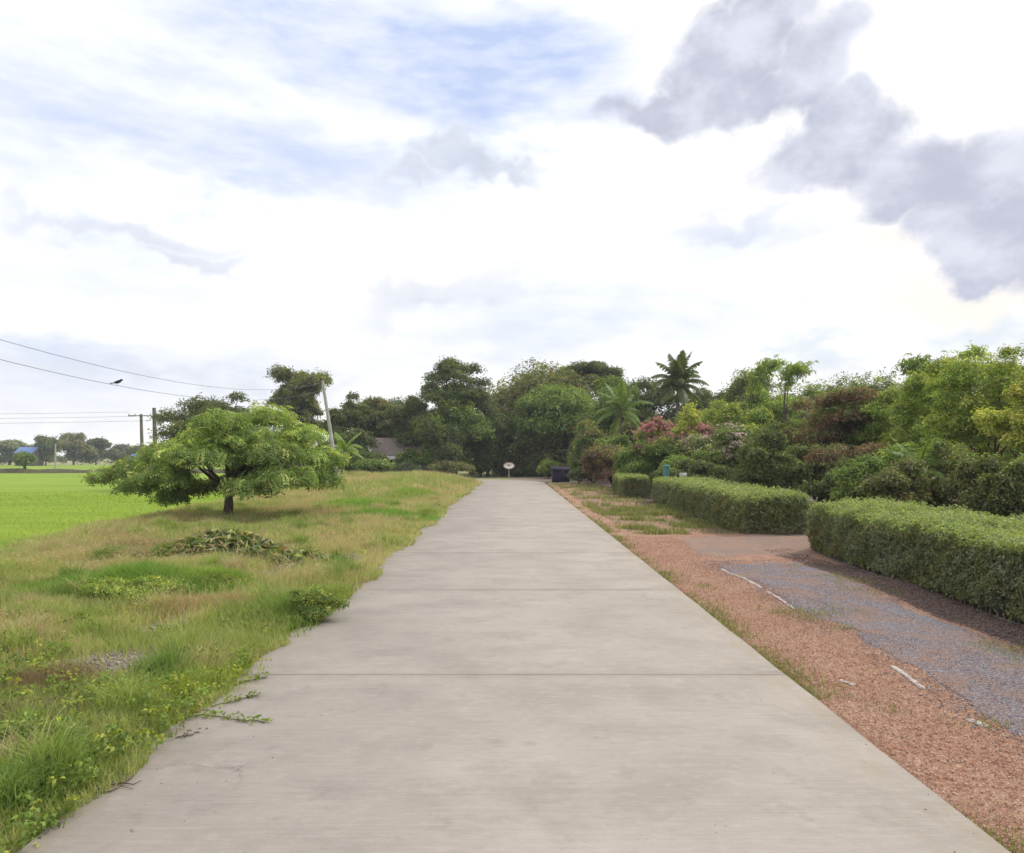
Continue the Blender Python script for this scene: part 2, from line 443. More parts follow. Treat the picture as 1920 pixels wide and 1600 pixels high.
# ------------------------------------------------------------------ the road: cast slabs with open joints
def road():
    b = MB()
    joints = [-6.9, -2.1, 2.95, 7.9, 12.95, 17.95, 22.95] + [27.95 + 5 * i for i in range(8)]
    g = .005
    rng = np.random.default_rng(4)
    def slab(path_l, path_r):
        n = len(path_l); L = np.array(path_l); R = np.array(path_r)
        bl = .012
        parts = []
        for P, z in ((L, -.15), (L, -bl), (L + (R - L) * (bl / 6.3), 0), (R + (L - R) * (bl / 6.3), 0), (R, -bl), (R, -.15)):
            parts.append(np.column_stack([P, np.full(n, z)]))
        V = np.stack(parts, 1).reshape(-1, 3)
        q = [(i * 6 + j, i * 6 + j + 1, (i + 1) * 6 + j + 1, (i + 1) * 6 + j) for i in range(n - 1) for j in range(5)]
        for k, fl in ((0, 1), (n - 1, 0)):
            a = [k * 6 + j for j in range(6)]
            q += [(a[0], a[1], a[4], a[5]), (a[1], a[2], a[3], a[4])]
        b.add(V, q)
    for y0, y1 in zip(joints[:-1], joints[1:]):
        yy = np.linspace(y0 + g, y1 - g, 21)
        wob = lambda sd: (vnoise(yy * 1.7, sd, 2) - .5) * .05 + (vnoise(yy * 7, sd, 8) - .5) * .012
        slab(np.column_stack([-HW + wob(1.5) * 1.6, yy]), np.column_stack([HW + wob(9.5) * .5, yy]))
    # the bend and the stretch leading off to the left
    last = joints[-1]
    def at(sv):
        if sv < RC: return np.array([0, sv]), np.array([1.0, 0])
        a = (sv - RC) / RR
        if a < math.pi / 2:
            return np.array([-RR + RR * math.cos(a), RC + RR * math.sin(a)]), np.array([math.cos(a), math.sin(a)])
        return np.array([-RR - (sv - RC - RR * math.pi / 2), RC + RR]), np.array([0, 1.0])
    sv = last
    while sv < 86:
        ss = np.linspace(sv + g, sv + 5 - g, 11)
        cs = [at(t) for t in ss]
        slab([c - n * HW for c, n in cs], [c + n * HW for c, n in cs]); sv += 5
    o = b.build('road', M_road)
    tag(o, kind='structure')
road()

# draped gravel sheets beside the road
def draped(name, mat, x0, x1, y0, y1, step, seed, rag=.18, lift=.012):
    gx = np.linspace(0, 1, int((x1 - x0) / step) + 2); gy = np.linspace(0, 1, int((y1 - y0) / step) + 2)
    U, Vv = np.meshgrid(gx, gy)
    yy0 = y0 + Vv * (y1 - y0)
    l = x0 + (fbm(yy0, yy0 * 0 + seed, 1.1, 4, seed) - .5) * rag * 4
    r = x1 + (fbm(yy0, yy0 * 0 + seed + 5, 1.1, 4, seed + 3) - .5) * rag * 4
    xx = l + U * (r - l)
    yy = yy0 + (fbm(xx, xx * 0 + seed, 1.3, 4, seed + 9) - .5) * rag * 4 * (np.abs(Vv - .5) * 2) ** 4
    edge = np.maximum(np.abs(U - .5), np.abs(Vv - .5)) * 2
    zz = ground_h(xx, yy) + lift - .025 * (edge > .999)
    n, k = U.shape; ix = np.arange(n * k).reshape(n, k)
    q = np.stack([ix[:-1, :-1], ix[:-1, 1:], ix[1:, 1:], ix[1:, :-1]], -1).reshape(-1, 4)
    tag(link(name, np_mesh(name, np.stack([xx, yy, zz], -1).reshape(-1, 3), q, smooth=True), mat), kind='structure')
draped('gravel_strip', M_gravel, 4.78, 6.75, 2.0, 16.2, .12, 3, .16, .012)
draped('driveway', M_drive, 4.9, 26, 17.6, 21.9, .25, 7, .34, .014)
M_pale = simple('pale_concrete', (.55, .54, .52), (.42, .41, .39), 1.5)
draped('paved_yard', M_pale, 17.3, 20.5, 37, 43, .5, 11, .1, .03)

# ------------------------------------------------------------------ rice
def rice():
    ysr = np.concatenate([np.arange(2, 80, 1.0), np.arange(80, 131, 3), [131]])
    e = rice_edge(ysr) - .2
    cols = 26
    t = (np.linspace(0, 1, cols)) ** 2.4
    XX = e[:, None] + t[None] * (-190 - e[:, None]); YY = np.repeat(ysr[:, None], cols, 1)
    ZZ = -.62 + (fbm(XX, YY, .25, 3, 21) - .5) * .12
    ZZ[:, 0] = -.86
    n, k = XX.shape; ix = np.arange(n * k).reshape(n, k)
    q = np.stack([ix[:-1, :-1], ix[1:, :-1], ix[1:, 1:], ix[:-1, 1:]], -1).reshape(-1, 4)
    m, nn = new_mat('rice')
    P = nn.pos
    a = nn.noise(nn.mapping(P, (.35, 1.3, 1)), .22, 6, .6)
    f = nn.noise(nn.mapping(P, (1, 1, 1)), 9, 5, .7)
    rows = nn.noise(nn.mapping(P, (.12, 2.4, 1)), 1.1, 4, .6)
    c = nn.mix(nn.mr(a, .35, .65), (.20, .31, .02), (.29, .39, .03))
    c = nn.mix(nn.mr(f, .35, .7, 0, .35), c, (.11, .20, .02))
    c = nn.mix(nn.mr(rows, .5, .72, 0, .35), c, (.13, .24, .02))
    nn.put(nn.p.inputs['Base Color'], c); nn.p.inputs['Roughness'].default_value = .9
    nn.l.new(nn.bump(nn.m('ADD', f, rows), .8, .15), nn.p.inputs['Normal'])
    tag(link('rice_field', np_mesh('rice_field', np.stack([XX, YY, ZZ], -1).reshape(-1, 3), q, smooth=True), m), kind='structure')
    # far plot beyond the earth bank
    b = MB()
    gx = np.linspace(-420, -30, 40); gy = np.array([134.5, 150, 180, 220, 262])
    XX, YY = np.meshgrid(gx, gy); ZZ = -.55 + (fbm(XX, YY, .1, 3, 2) - .5) * .1
    ix = np.arange(XX.size).reshape(XX.shape)
    q = np.stack([ix[:-1, :-1], ix[:-1, 1:], ix[1:, 1:], ix[1:, :-1]], -1).reshape(-1, 4)
    tag(link('far_rice_field', np_mesh('far_rice_field', np.stack([XX, YY, ZZ], -1).reshape(-1, 3), q, smooth=True), m), kind='structure')
    bx = np.linspace(-300, -24, 90)
    prof = [(-1.6, -.9), (-.7, .05), (.7, .12), (1.6, -.9)]
    V = []
    for x in bx:
        w = .12 * math.sin(x * .7) + .1 * math.sin(x * 1.9)
        for dy, z in prof: V.append((x, 132.7 + dy + w * .6, z + (w if z > -.5 else 0)))
    q = [(i * 4 + j, i * 4 + j + 1, (i + 1) * 4 + j + 1, (i + 1) * 4 + j) for i in range(len(bx) - 1) for j in range(3)]
    mb = simple('bank_earth', (.13, .11, .055), (.06, .06, .03), 1.5, .95, bump=.8, bd=.1)
    tag(link('earth_bank', np_mesh('earth_bank', np.array(V), np.array(q), smooth=True), mb), kind='structure')
rice()

# ------------------------------------------------------------------ leaves
def unit(v): return v / (np.linalg.norm(v, axis=-1, keepdims=True) + 1e-9)
def leaves(rng, C, N, L, aspect, col, radial=None, droop=0.0, fold=.25):
    """one folded four-point leaf per centre C, lying across normal N"""
    n = len(C)
    R = rng.normal(size=(n, 3)) if radial is None else radial + rng.normal(size=(n, 3)) * .35
    A = unit(R - N * (R * N).sum(1, keepdims=True))
    A = unit(A + np.array([0, 0, -droop]))
    B = unit(np.cross(N, A))
    Nn = np.cross(A, B)
    L = np.broadcast_to(L, (n,))[:, None] * rng.uniform(.65, 1.3, (n, 1)); w = L * aspect
    V = np.stack([C - A * L * .5, C - A * L * .05 + B * w * .5 + Nn * w * fold, C + A * L * .5 - Nn * w * .3, C - A * L * .05 - B * w * .5 + Nn * w * fold], 1).reshape(-1, 3)
    i = np.arange(n)[:, None] * 4
    return V, i + np.array([[0, 1, 2, 3]]), np.repeat(col, 4, 0)
def sprays(rng, C, N, k, spread, L, aspect, col, droop=0.0, pin=False):
    """k leaves round each spray centre, in the plane of the spray"""
    n = len(C)
    R = rng.normal(size=(n, 3)); A = unit(R - N * (R * N).sum(1, keepdims=True)); B = np.cross(N, A)
    if pin:                                   # feathered: leaflets along both sides of a stalk
        t = np.tile(np.linspace(-1, 1, k // 2).repeat(2), n); sd = np.tile([1, -1], n * (k // 2)); kk = (k // 2) * 2
        rep = lambda a: np.repeat(a, kk, 0)
        Cc = rep(C) + rep(A) * (t * spread)[:, None] + rep(B) * (sd * L * .5)[:, None] - rep(N) * (np.abs(t) ** 2 * spread * .35)[:, None]
        rad = rep(B) * sd[:, None] * 3 + rep(A) * 1.2
        return leaves(rng, Cc, unit(rep(N) + rng.normal(size=(n * kk, 3)) * .15), L, aspect, rep(col) * rng.uniform(.8, 1.2, (n * kk, 1)), rad, droop, .1)
    th = rng.uniform(0, 2 * np.pi, (n * k, 1)); r = spread * np.sqrt(rng.uniform(.05, 1, (n * k, 1)))
    rep = lambda a: np.repeat(a, k, 0)
    rad = rep(A) * np.cos(th) + rep(B) * np.sin(th)
    Cc = rep(C) + rad * r + rep(N) * rng.normal(size=(n * k, 1)) * spread * .25
    return leaves(rng, Cc, unit(rep(N) + rng.normal(size=(n * k, 3)) * .45), L, aspect, rep(col) * rng.uniform(.72, 1.3, (n * k, 1)), rad, droop)

PAL = {   # leaf colours: (common, second, odd); yellow holds a sunlit green
    'dark':   ((.095, .130, .055), (.125, .165, .060), (.17, .18, .08)),
    'olive':  ((.150, .175, .080), (.190, .210, .085), (.25, .21, .12)),
    'mid':    ((.125, .195, .060), (.180, .260, .070), (.26, .29, .10)),
    'fresh':  ((.190, .280, .075), (.260, .360, .090), (.38, .42, .13)),
    'yellow': ((.290, .340, .080), (.370, .420, .100), (.48, .46, .15)),
    'red':    ((.145, .140, .080), (.220, .150, .110), (.27, .13, .11)),
    'blue':   ((.155, .190, .125), (.190, .225, .145), (.24, .24, .16)),
}
def palette(rng, n, name, odd=.18):
    a, b, c = [np.array(x) * (1.22, 1.2, 1.15) for x in PAL[name]]
    t = rng.uniform(0, 1, (n, 1))
    col = a * (1 - t) + b * t
    m = rng.uniform(0, 1, n) < odd
    col[m] = c
    return col

def crown_geo(rng, clumps, L, aspect, pal, dens=1.0, k=7, droop=.1, flat=.55, tip=None, pin=False, cap=26000):
    """clumps: (centre, radii); leaf sprays fill each clump, thickest at its skin"""
    Vs, Fs, Cs = [], [], []; off = 0
    tot = sum((r[0] * r[1] + r[0] * r[2] + r[1] * r[2]) for _, r in clumps)
    want = min(cap, dens * 7.0 * tot / (L * L * aspect * .5))
    for c, r in clumps:
        a = (r[0] * r[1] + r[0] * r[2] + r[1] * r[2]) / tot
        n = max(4, int(want * a / k))
        d = unit(rng.normal(size=(n, 3)))
        d[:, 2] = np.where(d[:, 2] < -.25, -d[:, 2] * rng.uniform(.2, 1, n), d[:, 2])
        rad = rng.uniform(.25, 1, (n, 1)) ** .6
        # lumpy skin
        lump = 1 + .28 * np.sin(d[:, :1] * 5 + c[0] * 3) * np.cos(d[:, 1:2] * 6 + c[1] * 2)
        stray = rng.uniform(0, 1, n) < (.13 if r[0] < 3 else .04)
        rad[stray] *= rng.uniform(1.05, 1.25, (int(stray.sum()), 1))
        P = np.array(c) + d * rad * lump * np.array(r)
        N = unit(d * (1 - flat) + np.array([0, 0, flat]) + rng.normal(size=(n, 3)) * .28)
        cc = palette(rng, n, pal)
        if tip is not None:                   # second leaf colour towards clump tops; lighter ones paint in sunlight
            m = rng.uniform(0, 1, n) < np.clip((d[:, 2] * rad[:, 0]) * .9, 0, 1) * tip[1]
            cc[m] = palette(rng, int(m.sum()), tip[0])
        if tip is not None and len(tip) > 2:  # sunlit tone painted over the upper part of the whole plant
            m = rng.uniform(0, 1, n) < sst(tip[2], tip[3], P[:, 2]) * .85
            cc[m] = palette(rng, int(m.sum()), tip[0])
        cc = cc * rng.uniform(.8, 1.2) * rng.uniform(.62, 1.42, (n, 1))
        V, Fc, Cl = sprays(rng, P, N, k, L * 1.5, L, aspect, cc, droop, pin)
        Vs.append(V); Fs.append(Fc + off); Cs.append(Cl); off += len(V)
    return np.vstack(Vs), np.vstack(Fs), np.vstack(Cs)

def clumps_in(rng, R, cz, kind, n):
    """clump layout inside an envelope of half-sizes R centred at height cz"""
    out = []
    R = np.array(R, float)
    for i in range(n):
        for _ in range(30):
            d = unit(rng.normal(size=3))
            if kind == 'dome': d[2] = abs(d[2]) * .9 + .02; d = unit(d); q = rng.uniform(.66, .76)
            elif kind == 'layer': d[2] *= .9; q = rng.uniform(.35, .82)
            elif kind == 'round': q = rng.uniform(.35, .82)
            elif kind == 'bush': d[2] = d[2] * .6; q = rng.uniform(.2, .72)
            else: q = rng.uniform(.4, .9)
            p = d * q * R
            if all(np.linalg.norm((p - o[0]) / R) > .26 for o in out): break
        s = rng.uniform(.17, .40) if kind != 'dome' else rng.uniform(.27, .40)
        if kind == 'layer': r = R * np.array([s * 1.3, s * 1.3, s * .62])
        elif kind == 'loose': r = R * s * np.array([1.0, 1.0, .8])
        elif kind == 'dome': r = R * s * np.array([1.05, 1.05, .8])
        else: r = R * s * 1.1
        out.append((p, r))
    if kind in ('round', 'bush', 'loose'): out.append((np.array([0, 0, -R[2] * .1]), R * (.58 if kind != 'loose' else .5)))
    if kind == 'dome': out.append((np.array([0, 0, R[2] * .3]), R * .62)); out += [(np.array([sx * R[0] * .5, -R[1] * .3, -R[2] * .05]), R * .34) for sx in (-1, 0, 1)]
    return [(p + np.array([0, 0, cz]), r) for p, r in out]

def limb(b, rng, p0, p1, r0, r1, n=6, wob=.08, sides=7):
    p0 = np.array(p0, float); p1 = np.array(p1, float); L = np.linalg.norm(p1 - p0)
    t = np.linspace(0, 1, n)[:, None]
    w = np.cumsum(rng.normal(size=(n, 3)), 0) * wob * L / n; w -= w[:1]; w -= t * w[-1:]
    P = p0 + (p1 - p0) * t + w
    P[:, 2] += (np.sin(t[:, 0] * np.pi) * .07 * L)
    b.tube(P, r0 + (r1 - r0) * np.linspace(0, 1, n) ** .8, sides)
    return P

SEED = [100]
def tree(name, label, cat, x, y, top, R, bottom, pal, kind='round', n=12, group=None, L=None, aspect=.42, dens=1.0,
         k=7, tip=None, trunk_r=None, lean=(0, 0), bark=None, pin=False, clumps=None, droop=.1, flat=.5, cap=36000, flowers=None, crown='crown', stem='trunk', multi=1, z=None, depth=.85):
    SEED[0] += 1; rng = np.random.default_rng(SEED[0])
    z0 = float(ground_h(x, y)) if z is None else z
    root = empty(name, (x, y, z0), label, cat, group)
    top -= z0; bottom -= z0
    cz = (top + bottom) / 2; rz = (top - bottom) / 2
    if kind == 'dome': cz = bottom; rz = top - bottom
    Rv = (R, R * depth, rz * 1.12)
    cl = clumps if clumps is not None else clumps_in(rng, Rv, cz, kind, n)
    cl = [(np.array(p, float) + np.array([lean[0], lean[1], 0]), np.array(r, float)) for p, r in cl]
    if L is None: L = max(.13, y * .0036)
    V, Fc, C = crown_geo(rng, cl, L, aspect, pal, dens, k, droop, flat, tip, pin, cap)
    b = MB()
    tr = trunk_r or max(.09, R * .055)
    for s_ in range(multi):
        a = rng.uniform(0, 6.28)
        bx, by = (0, 0) if multi == 1 else (math.cos(a) * R * .1, math.sin(a) * R * .1)
        hub = np.array([lean[0] * .55 + bx * 2, lean[1] * .55 + by * 2, max(.25, bottom * .92 if bottom > .8 else cz * .5)])
        P = limb(b, rng, (bx * .1, by * .1, -.12), hub, tr * (1.25 if multi == 1 else .7), tr * .7, 7, .1, 9)
        order = [c for i, c in enumerate(cl) if i % multi == s_][:9]
        for p, r in order:
            limb(b, rng, hub + (0, 0, -.05), p + np.array([0, 0, -r[2] * .2]), tr * .5, tr * .1, 6, .22, 6)
    b.build(stem, bark or M_bark, root, True)
    link(crown, np_mesh(crown, V, Fc, C), M_leaf, root)
    if flowers:
        colr, frac, fl = flowers
        Cn = V.reshape(-1, 4, 3).mean(1); mz = np.quantile(Cn[:, 2], .35)
        cand = Cn[Cn[:, 2] > mz]
        # heads of bloom gather in patches
        pt = cand[rng.integers(0, len(cand), 14)]
        dd = np.min(np.linalg.norm(cand[:, None] - pt[None], axis=2), axis=1)
        pr = np.exp(-(dd / (R * .22)) ** 2); sel = cand[rng.uniform(0, 1, len(cand)) < pr * frac]
        n_ = len(sel)
        if n_:
            cc = np.array(colr) * rng.uniform(.7, 1.25, (n_, 1))
            o_ = unit(sel - np.array([lean[0], lean[1], cz]))
            fv, ff, fc = leaves(rng, sel + o_ * L * .5, unit(o_ + rng.normal(size=(n_, 3)) * .5), fl, .8, cc)
            link('flowers', np_mesh('flowers', fv, ff, fc), M_petal, root)
    return root
def pt(px, py, Yd):                        # a photograph pixel at a known distance -> x and height
    return (px - 960) * Yd / F, H + (HZ - py) * Yd / F
def ptree(name, label, cat, px, top, hw, bot, Yd, pal, kind='round', **kw):
    x, zt = pt(px, top, Yd); _, zb = pt(px, bot, Yd)
    return tree(name, label, cat, x, Yd, zt, hw * Yd / F, zb, pal, kind, **kw)

# the spreading tree on the left verge ------------------------------------------------
def verge_tree():
    Yd = 27.0
    def c(px, py, hw, hh, dy=0):
        x, z = pt(px, py, Yd); return ((x + 11.1, dy, z), (hw * .92 * Yd / F, hw * Yd / F, hh * 1.75 * Yd / F))
    cl = [c(500, 790, 55, 18, .3), c(430, 800, 60, 16, -.8), c(560, 822, 52, 16, .4), c(370, 822, 50, 14, .6), c(470, 832, 85, 20, 0),
          c(330, 850, 55, 15, -.4), c(400, 862, 75, 20, -1.2), c(530, 858, 75, 20, -1.0), c(600, 868, 50, 17, .5), c(270, 880, 60, 16, .2),
          c(345, 895, 60, 18, -1.6), c(215, 893, 48, 12, .8), c(460, 890, 70, 17, 1.4), c(550, 900, 70, 18, -1.2), c(600, 905, 42, 18, .3),
          c(272, 915, 44, 13, -.5), c(338, 922, 46, 14, 1.0), c(312, 938, 34, 12, .4), c(500, 915, 50, 14, -1.8), c(400, 915, 40, 12, 1.5), c(180, 900, 26, 8, .2), c(380, 845, 60, 18, 1.8), c(500, 850, 70, 20, 1.8)]
    tree('spreading_tree', 'low wide green tree with feathery layered boughs on the left verge', 'tree', -11.1, Yd, 4.4, 5, 1.2, 'mid',
         clumps=[((a[0][0], a[0][1], a[0][2]), a[1]) for a in cl], L=.15, aspect=.34, k=12, pin=True, dens=.85, trunk_r=.19, tip=('fresh', .9, .8, 4.0),
         flat=.4, droop=.45, cap=150000)
verge_tree()

# middle distance: the trees beyond the bend -------------------------------------------
G = 'trees beyond the end of the road'
ptree('flat_topped_tree', 'dark flat topped tree with bare gaps rising behind the verge tree', 'tree', 395, 737, 98, 870, 66, 'dark', 'loose', n=30, group=G, dens=.7, tip=('olive', .4))
ptree('tall_tree', 'tall loose tree with a broad ragged top left of the leaning pole', 'tree', 562, 686, 60, 800, 96, 'olive', 'loose', n=26, group=G, dens=.95, tip=('mid', .3), trunk_r=.35)
ptree('under_tree', 'grey green tree filling in below the tall ragged tree', 'tree', 560, 745, 58, 850, 99, 'blue', 'loose', n=14, group=G, dens=1.1)
ptree('broad_tree', 'dark tree just right of the leaning pole', 'tree', 652, 744, 50, 840, 92, 'dark', 'loose', n=22, group=G)
ptree('broad_tree', 'dark tree whose limbs show against the sky over the house roof', 'tree', 716, 747, 55, 830, 95, 'olive', 'layer', n=24, group=G, dens=.8)
ptree('broad_tree', 'small crowned tree between the house and the high two headed tree', 'tree', 778, 744, 48, 850, 90, 'dark', 'loose', n=22, group=G)
ptree('high_tree', 'high dark tree with two ragged heads against the sky left of the road axis', 'tree', 852, 683, 78, 800, 88, 'dark', 'loose', n=34, group=G, dens=.8, tip=('mid', .25), trunk_r=.35)
ptree('broad_tree', 'dense green tree under the two headed tree', 'tree', 845, 742, 88, 880, 86, 'mid', 'round', n=17, group=G, tip=('fresh', .1))
ptree('broad_tree', 'shady tree standing left of the domed tree beyond the bend', 'tree', 915, 762, 60, 895, 88, 'dark', 'round', n=14, group=G)
ptree('domed_tree', 'very wide dark olive dome of foliage at the centre of the skyline', 'tree', 1030, 702, 165, 860, 98, 'olive', 'dome', n=40, group=G, dens=1.5, L=.5, cap=70000)
ptree('high_tree', 'feathery dark tree poking above the wide olive dome', 'tree', 1103, 672, 66, 745, 102, 'dark', 'layer', n=22, group=G, dens=1.1)
ptree('domed_tree', 'bright green umbrella shaped tree in front of the olive dome', 'tree', 1042, 729, 98, 815, 90, 'mid', 'dome', n=30, group=G, dens=1.6, L=.36, cap=60000, tip=('fresh', .6))
ptree('broad_tree', 'lower drooping green tree under the bright umbrella crown', 'tree', 1020, 795, 95, 893, 95, 'mid', 'dome', n=18, group=G, tip=('olive', .5))
ptree('broad_tree', 'green tree with yellowish top left of the coconut palm', 'tree', 1165, 712, 70, 880, 82, 'mid', 'loose', n=24, group=G, tip=('fresh', .6))
ptree('broad_tree', 'dark tree massed around the foot of the coconut palm', 'tree', 1250, 712, 85, 880, 84, 'dark', 'loose', n=26, group=G, tip=('olive', .5))
ptree('broad_tree', 'dark tree right behind the coconut palm', 'tree', 1345, 704, 92, 860, 80, 'dark', 'round', n=22, group=G)
ptree('broad_tree', 'dark tree closing the view directly behind the farm house', 'tree', 735, 748, 95, 880, 104, 'dark', 'round', n=18, group=G)
ptree('broad_tree', 'shaded tree behind the low scrub and the house wall', 'tree', 640, 805, 70, 890, 84, 'dark', 'round', n=12, group=G)
ptree('broad_tree', 'shaded tree just right of the house roof', 'tree', 830, 790, 55, 890, 82, 'dark', 'round', n=11, group=G)
ptree('broad_tree', 'shady tree with reddish leaves above the small violet shed', 'tree', 1105, 800, 62, 905, 74, 'mid', 'round', n=14, group=G, tip=('red', .7))
ptree('broad_tree', 'green tree behind the pink bougainvillea', 'tree', 1195, 775, 65, 900, 72, 'olive', 'round', n=13, group=G)

# scrub at the bend
S = 'scrub at the bend of the road'
for px, top, hw, bot, Yd, pal, lab in (
        (700, 858, 52, 892, 78, 'mid', 'low green scrub below the house, nearest the leaning pole'),
        (760, 862, 44, 894, 81, 'blue', 'low scrub in front of the white rail'),
        (772, 836, 36, 892, 83, 'mid', 'green bush standing before the middle of the farm house'),
        (812, 824, 36, 892, 82, 'mid', 'tall green bush at the right corner of the farm house'),
        (690, 838, 36, 892, 80, 'dark', 'tall dark bush at the left corner of the farm house'),
        (845, 857, 55, 894, 79, 'olive', 'wide yellowish brown scrub left of the road sign'),
        (900, 850, 34, 900, 87, 'dark', 'dark bush just left of the road sign'),
        (1150, 800, 45, 880, 63, 'mid', 'green bush hiding the trunk of the short palm'),
        (1262, 770, 55, 870, 67, 'olive', 'tall bush hiding the trunk of the coconut palm'),
        (950, 862, 34, 900, 90, 'dark', 'dark bush directly behind the road sign'),
        (995, 855, 38, 903, 88, 'dark', 'dark bush right of the road sign'),
        (1030, 855, 32, 903, 80, 'mid', 'green bush left of the small violet shed'),
        (655, 880, 32, 905, 62, 'olive', 'dull scrub at the foot of the leaning pole'),
        (1086, 872, 26, 907, 65, 'dark', 'dark low bush touching the right side of the violet shed'),
        (1112, 868, 34, 907, 66, 'red', 'reddish low bush right of the small violet shed')):
    ptree('bush', lab, 'bush', px, top, hw, bot, Yd, pal, 'bush', n=9, group=S, crown='foliage', stem='stem', multi=3, dens=1.1, z=None)

# far line of trees across the rice --------------------------------------------------
G2 = 'far trees across the rice fields'
far_specs = [(-70, 815, 50, 250, 'dark', 'round'), (18, 817, 44, 262, 'blue', 'layer'), (86, 811, 27, 240, 'dark', 'round'), (138, 812, 36, 262, 'olive', 'loose'), (180, 822, 28, 270, 'dark', 'loose'),
             (222, 834, 30, 280, 'blue', 'round'), (262, 832, 26, 250, 'olive', 'loose'), (312, 832, 34, 240, 'dark', 'round'), (455, 820, 50, 200, 'dark', 'round'), (520, 815, 45, 180, 'blue', 'round')]
far_lab = ['dark far tree at the very left beyond the rice', 'broad ragged far tree behind the small blue roofed house', 'dense dark round far tree left of the thin white pole',
           'ragged olive far tree right of the thin white pole', 'thin far tree trailing off the ragged olive one', 'low grey green far tree over the far rice plot', 'olive far tree by the cross armed pole',
           'dark far tree behind the blue tarpaulin roof', 'dark far tree seen through the verge tree', 'dark far tree below the tall ragged tree']
for (px, top, hw, Yd, pal, kd), lab in zip(far_specs, far_lab):
    ptree('far_tree', lab, 'tree', px, top, hw, 866, Yd, pal, kd, n=11, group=G2, k=6, z=-.85, dens=1.5, flat=.4)
Yd = 152.0
ptree('small_tree', 'small round tree alone on the bank between the rice plots', 'tree', 47, 849, 20, 874, 133.2, 'mid', 'round', n=8, z=0.0, k=6, dens=1.3, trunk_r=.25)
def far_wood():
    rng = np.random.default_rng(77)
    cl = []
    for x in np.arange(-330, -8, 3.2):
        yy = 285 + rng.uniform(-14, 14) - max(0, (x + 120)) * 1.3
        yy = max(yy, 130)
        h = rng.uniform(3.0, 5.4) * (yy / 285) ** .5
        cl.append(((x * 1.0, yy, -.8 + h * .5), (rng.uniform(3, 5), 3, h * .62)))
    V, Fc, C = crown_geo(rng, cl, .95, .5, 'dark', .9, 6, .1, .4, None, False, 42000)
    tag(link('far_wood', np_mesh('far_wood', V, Fc, C), M_leaf), 'low dark wood closing the rice fields in the distance', 'wood', kind='stuff')
far_wood()

# right side: garden trees behind the hedges ---------------------------------------------
G3 = 'garden trees behind the clipped hedges'
def rt(lab, px, top, hw, bot, Yd, pal, kind='loose', **kw):
    kw.setdefault('n', 24); kw.setdefault('group', G3)
    ptree('garden_tree', lab, 'tree', px, top, hw * 1.22, bot + 25, Yd, pal, kind, **kw)
rt('yellow green tree in front of the palm trunk', 1385, 742, 62, 850, 50, 'fresh', tip=('yellow', .6), dens=1.05)
rt('green tree with light top between the two arching bamboo tips', 1440, 722, 66, 850, 56, 'mid', tip=('fresh', .7))
rt('dark leaved tree with reddish twigs at the middle of the garden', 1555, 716, 78, 850, 36, 'red', tip=('mid', .8), n=20)
rt('dense dark tree in the shade left of the reddish tree', 1475, 775, 70, 900, 38, 'dark', 'round', tip=('mid', .4))
rt('open green tree right of the reddish tree', 1655, 735, 66, 860, 35, 'fresh', tip=('yellow', .5), dens=.95)
rt('open tree with pale long leaves and sky showing through', 1735, 706, 64, 860, 31, 'fresh', tip=('yellow', .6), dens=.85, aspect=.3)
rt('tallest sunlit tree near the right edge of the view', 1848, 655, 92, 860, 28, 'fresh', tip=('yellow', .8), n=24, dens=.85)
rt('yellow green tree cut by the right edge of the view', 1950, 682, 85, 860, 24, 'yellow', tip=('yellow', .5), n=20, dens=.95)
rt('green tree standing behind the open pale tree', 1700, 755, 85, 900, 38, 'mid', 'round', tip=('fresh', .5))
rt('shady tree filling behind the tallest sunlit tree', 1830, 760, 100, 920, 33, 'mid', 'round', tip=('fresh', .3), n=18)
rt('dark tree standing in deep shade behind the nearer hedge', 1600, 800, 80, 915, 42, 'dark', 'round')
rt('light green tree above the white flowered shrub', 1325, 755, 62, 840, 58, 'fresh', 'round', tip=('yellow', .7))
G4 = 'shrubs behind the clipped hedges'
def sh(lab, px, top, hw, Yd, pal, **kw):
    kw.setdefault('tip', ('mid', .3)); kw.setdefault('n', 18); kw.setdefault('flat', .4)
    zb = HZ + (H - .25) * F / Yd
    ptree('shrub', lab, 'shrub', px, top - 8, hw * 1.35, HZ + (H - .05) * F / Yd, Yd, pal, 'loose', group=G4, crown='foliage', stem='stem', multi=3, **kw)
sh('pink flowering bougainvillea right of the road', 1262, 785, 72, 50, 'mid', flowers=((.62, .24, .27), .8, .24), tip=('fresh', .6))
sh('shrub with white and pink blossom over the farther hedge', 1340, 800, 66, 45, 'mid', flowers=((.72, .50, .52), .35, .16), tip=('fresh', .5))
sh('reddish green shrub at the far end of the row, near the road', 1152, 838, 48, 58, 'red', tip=('fresh', .5))
sh('green shrub beside the teal post', 1205, 845, 44, 50, 'mid', tip=('fresh', .4))
sh('dark low shrub under the white blossom', 1310, 868, 55, 42, 'dark')
sh('dark green shrub hanging over the end of the farther hedge', 1440, 822, 62, 31, 'dark', n=14)
sh('dark shrub in the gap between the hedges', 1530, 842, 55, 33, 'dark')
sh('dark shrub with reddish stems behind the hedge gap', 1620, 832, 62, 29, 'red', tip=('dark', .8))
sh('leafy shrub with long leaves behind the nearer hedge', 1715, 828, 60, 26, 'mid', aspect=.22, L=.26, tip=('fresh', .7))
sh('olive shrub under the tallest sunlit tree', 1810, 812, 62, 24, 'olive', tip=('fresh', .7), n=14)
sh('dark dense shrub at the right edge behind the nearer hedge', 1905, 835, 58, 20, 'dark', tip=('mid', .6), n=14)
sh('brownish shrub low behind the nearer hedge', 1690, 880, 45, 23, 'olive')
sh('yellowish slender shrub right of the pink bougainvillea', 1300, 770, 26, 48, 'yellow', tip=('yellow', .9), n=8)

